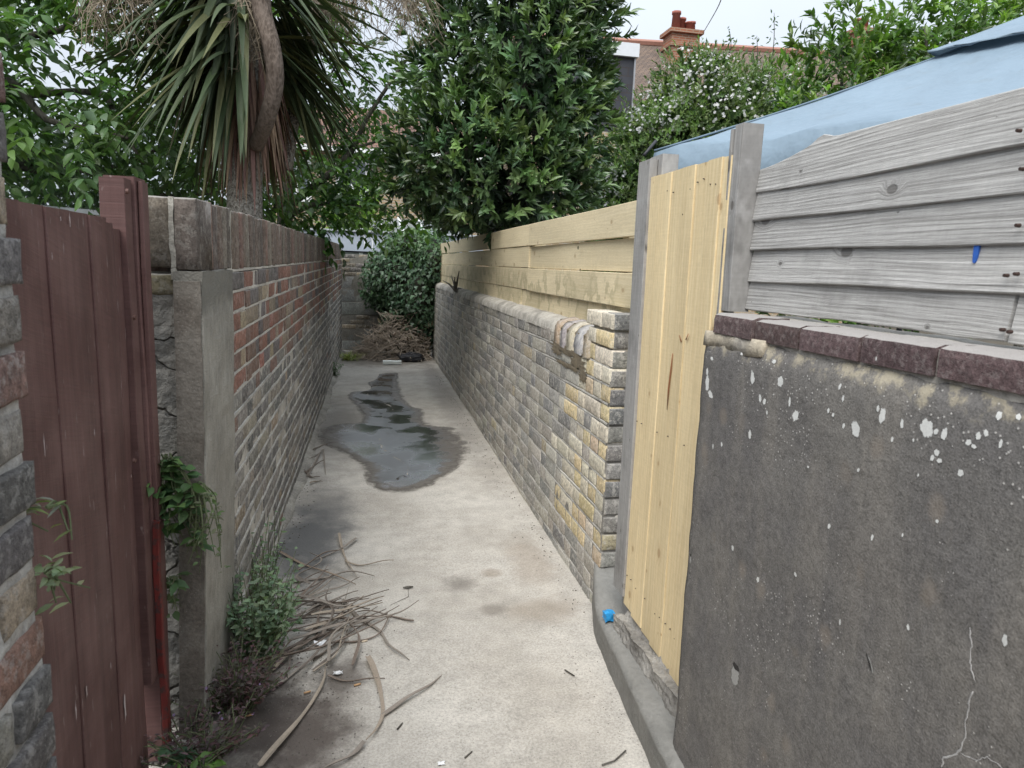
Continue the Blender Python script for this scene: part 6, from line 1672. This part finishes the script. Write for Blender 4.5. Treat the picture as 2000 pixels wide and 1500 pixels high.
for (u, v, lab) in ((698, 1337, 'orange cigarette end by the thin dark stalk'), (600, 1352, 'orange cigarette end on dark soil below the split leaf'), (487, 1397, 'orange cigarette end beside the purple weed'), (712, 1252, 'pale cigarette end lying inside the hooked thin leaf')):
    c_ = PG(u, v, .005); V_, F_ = tube_geo([c_+Vector((-.011, -.004, 0)), c_+Vector((.011, .004, 0))], [.0036, .0036], 7)
    tag(mk('cigarette_end', V_, F_, mat_plain('butt%d' % u, (.45, .28, .15) if 'orange' in lab else (.6, .5, .38), .8), None, True), lab, 'cigarette end', 'cigarette ends')
c_ = PZ(1190, 1200, .155)
V_, F_ = boxgrid(c_.x-.022, c_.x+.022, c_.y-.018, c_.y+.02, .135, .165, .008)
V_ += .006*np.stack([vnoise(V_, 60, 1), vnoise(V_, 60, 3), vnoise(V_, 60, 5)], 1)
tag(mk('blue_wrapper', V_, F_, mat_plain('blue_wrap', (.03, .27, .58), .4, .2, 60)), 'crumpled bright blue wrapper on the threshold beside the post foot', 'wrapper')
c_ = PG(797, 1147, .008); V_, F_ = tube_geo([c_+Vector((-.024, 0, 0)), c_, c_+Vector((.024, .003, 0))], [.003, .007, .003], 6)
g_ = Geo(); g_.add(V_, F_); g_.tube([c_, PG(798, 1165, .004), PG(762, 1182, .004)], [.0014, .0012, .0008], 4)
tag(g_.obj('fallen_seed', MT_BARK), 'dark seed pod with a thin stalk lying alone on the clean concrete', 'seed')
for pts, lab in (([(1103, 1308), (1122, 1320)], 'short dark twig on bare concrete beside the threshold kerb'), ([(1176, 1494), (1200, 1486), (1222, 1466)], 'curved thin twig at the photo bottom edge beside the kerb'), ([(776, 1424), (786, 1412)], 'tiny dark twig right of the S curved leaf'), ([(908, 1480), (922, 1468)], 'tiny dark twig near the photo bottom on clean concrete')):
    P_ = [PG(u, v, .006) for u, v in pts]; V_, F_ = tube_geo(P_, [.003]+[.0025]*(len(P_)-1), 5)
    tag(mk('twig', V_, F_, MT_BARK, None, True), lab, 'twig')
# broken concrete edge by the gate foot
ST = rough_box('concrete_lump', (-.60, -.44, 1.72, 1.97, -.03, .035), .02, .012, mat_plain('broken_concrete', (.24, .23, .21), .95, .35, 9, .8), None, lambda V: np.stack([V[:, 0]+.05*(V[:, 1]-1.85), V[:, 1], V[:, 2]], 1), 31, True)
tag(ST, 'broken lump of concrete at the gate foot beside the bright seedling', 'concrete')
# grit: crumbs of soil and stone
gr = Geo(); rs2 = random.Random(9)
def grit(x, y, r):
    z = floor_z(x, y)+r*.4; V_ = []
    for (a_, b_, c__) in ((1, 0, 0), (0, 1, 0), (-1, 0, 0), (0, -1, 0), (0, 0, .8), (0, 0, -.8)):
        k_ = rs2.uniform(.6, 1.2); V_.append((x+a_*r*k_, y+b_*r*k_, z+c__*r*k_))
    gr.add(V_, [(0, 1, 4), (1, 2, 4), (2, 3, 4), (3, 0, 4), (1, 0, 5), (2, 1, 5), (3, 2, 5), (0, 3, 5)])
for i in range(1100): grit(rs2.gauss(-.28, .13), rs2.gauss(2.3, .32), rs2.uniform(.0012, .0042))
for i in range(260): grit(rs2.uniform(-.42, .9), rs2.uniform(1.7, 4.2), rs2.uniform(.001, .0028))
for i in range(420): grit(max(-.43, rs2.gauss(-.40, .05)), rs2.uniform(2.8, 10), rs2.uniform(.002, .006))
for i in range(260): grit(min(.98, rs2.gauss(.95, .04)), rs2.uniform(2.8, 10), rs2.uniform(.002, .006))
for i in range(70): grit(min(.9, rs2.gauss(.83, .04)), rs2.uniform(1.7, 2.6), rs2.uniform(.001, .003))
tag(gr.obj('grit', mat_plain('grit', (.13, .115, .10), .95, .6, 40), kind='stuff'), 'dark crumbs of soil and grit scattered along the alley floor', 'grit')
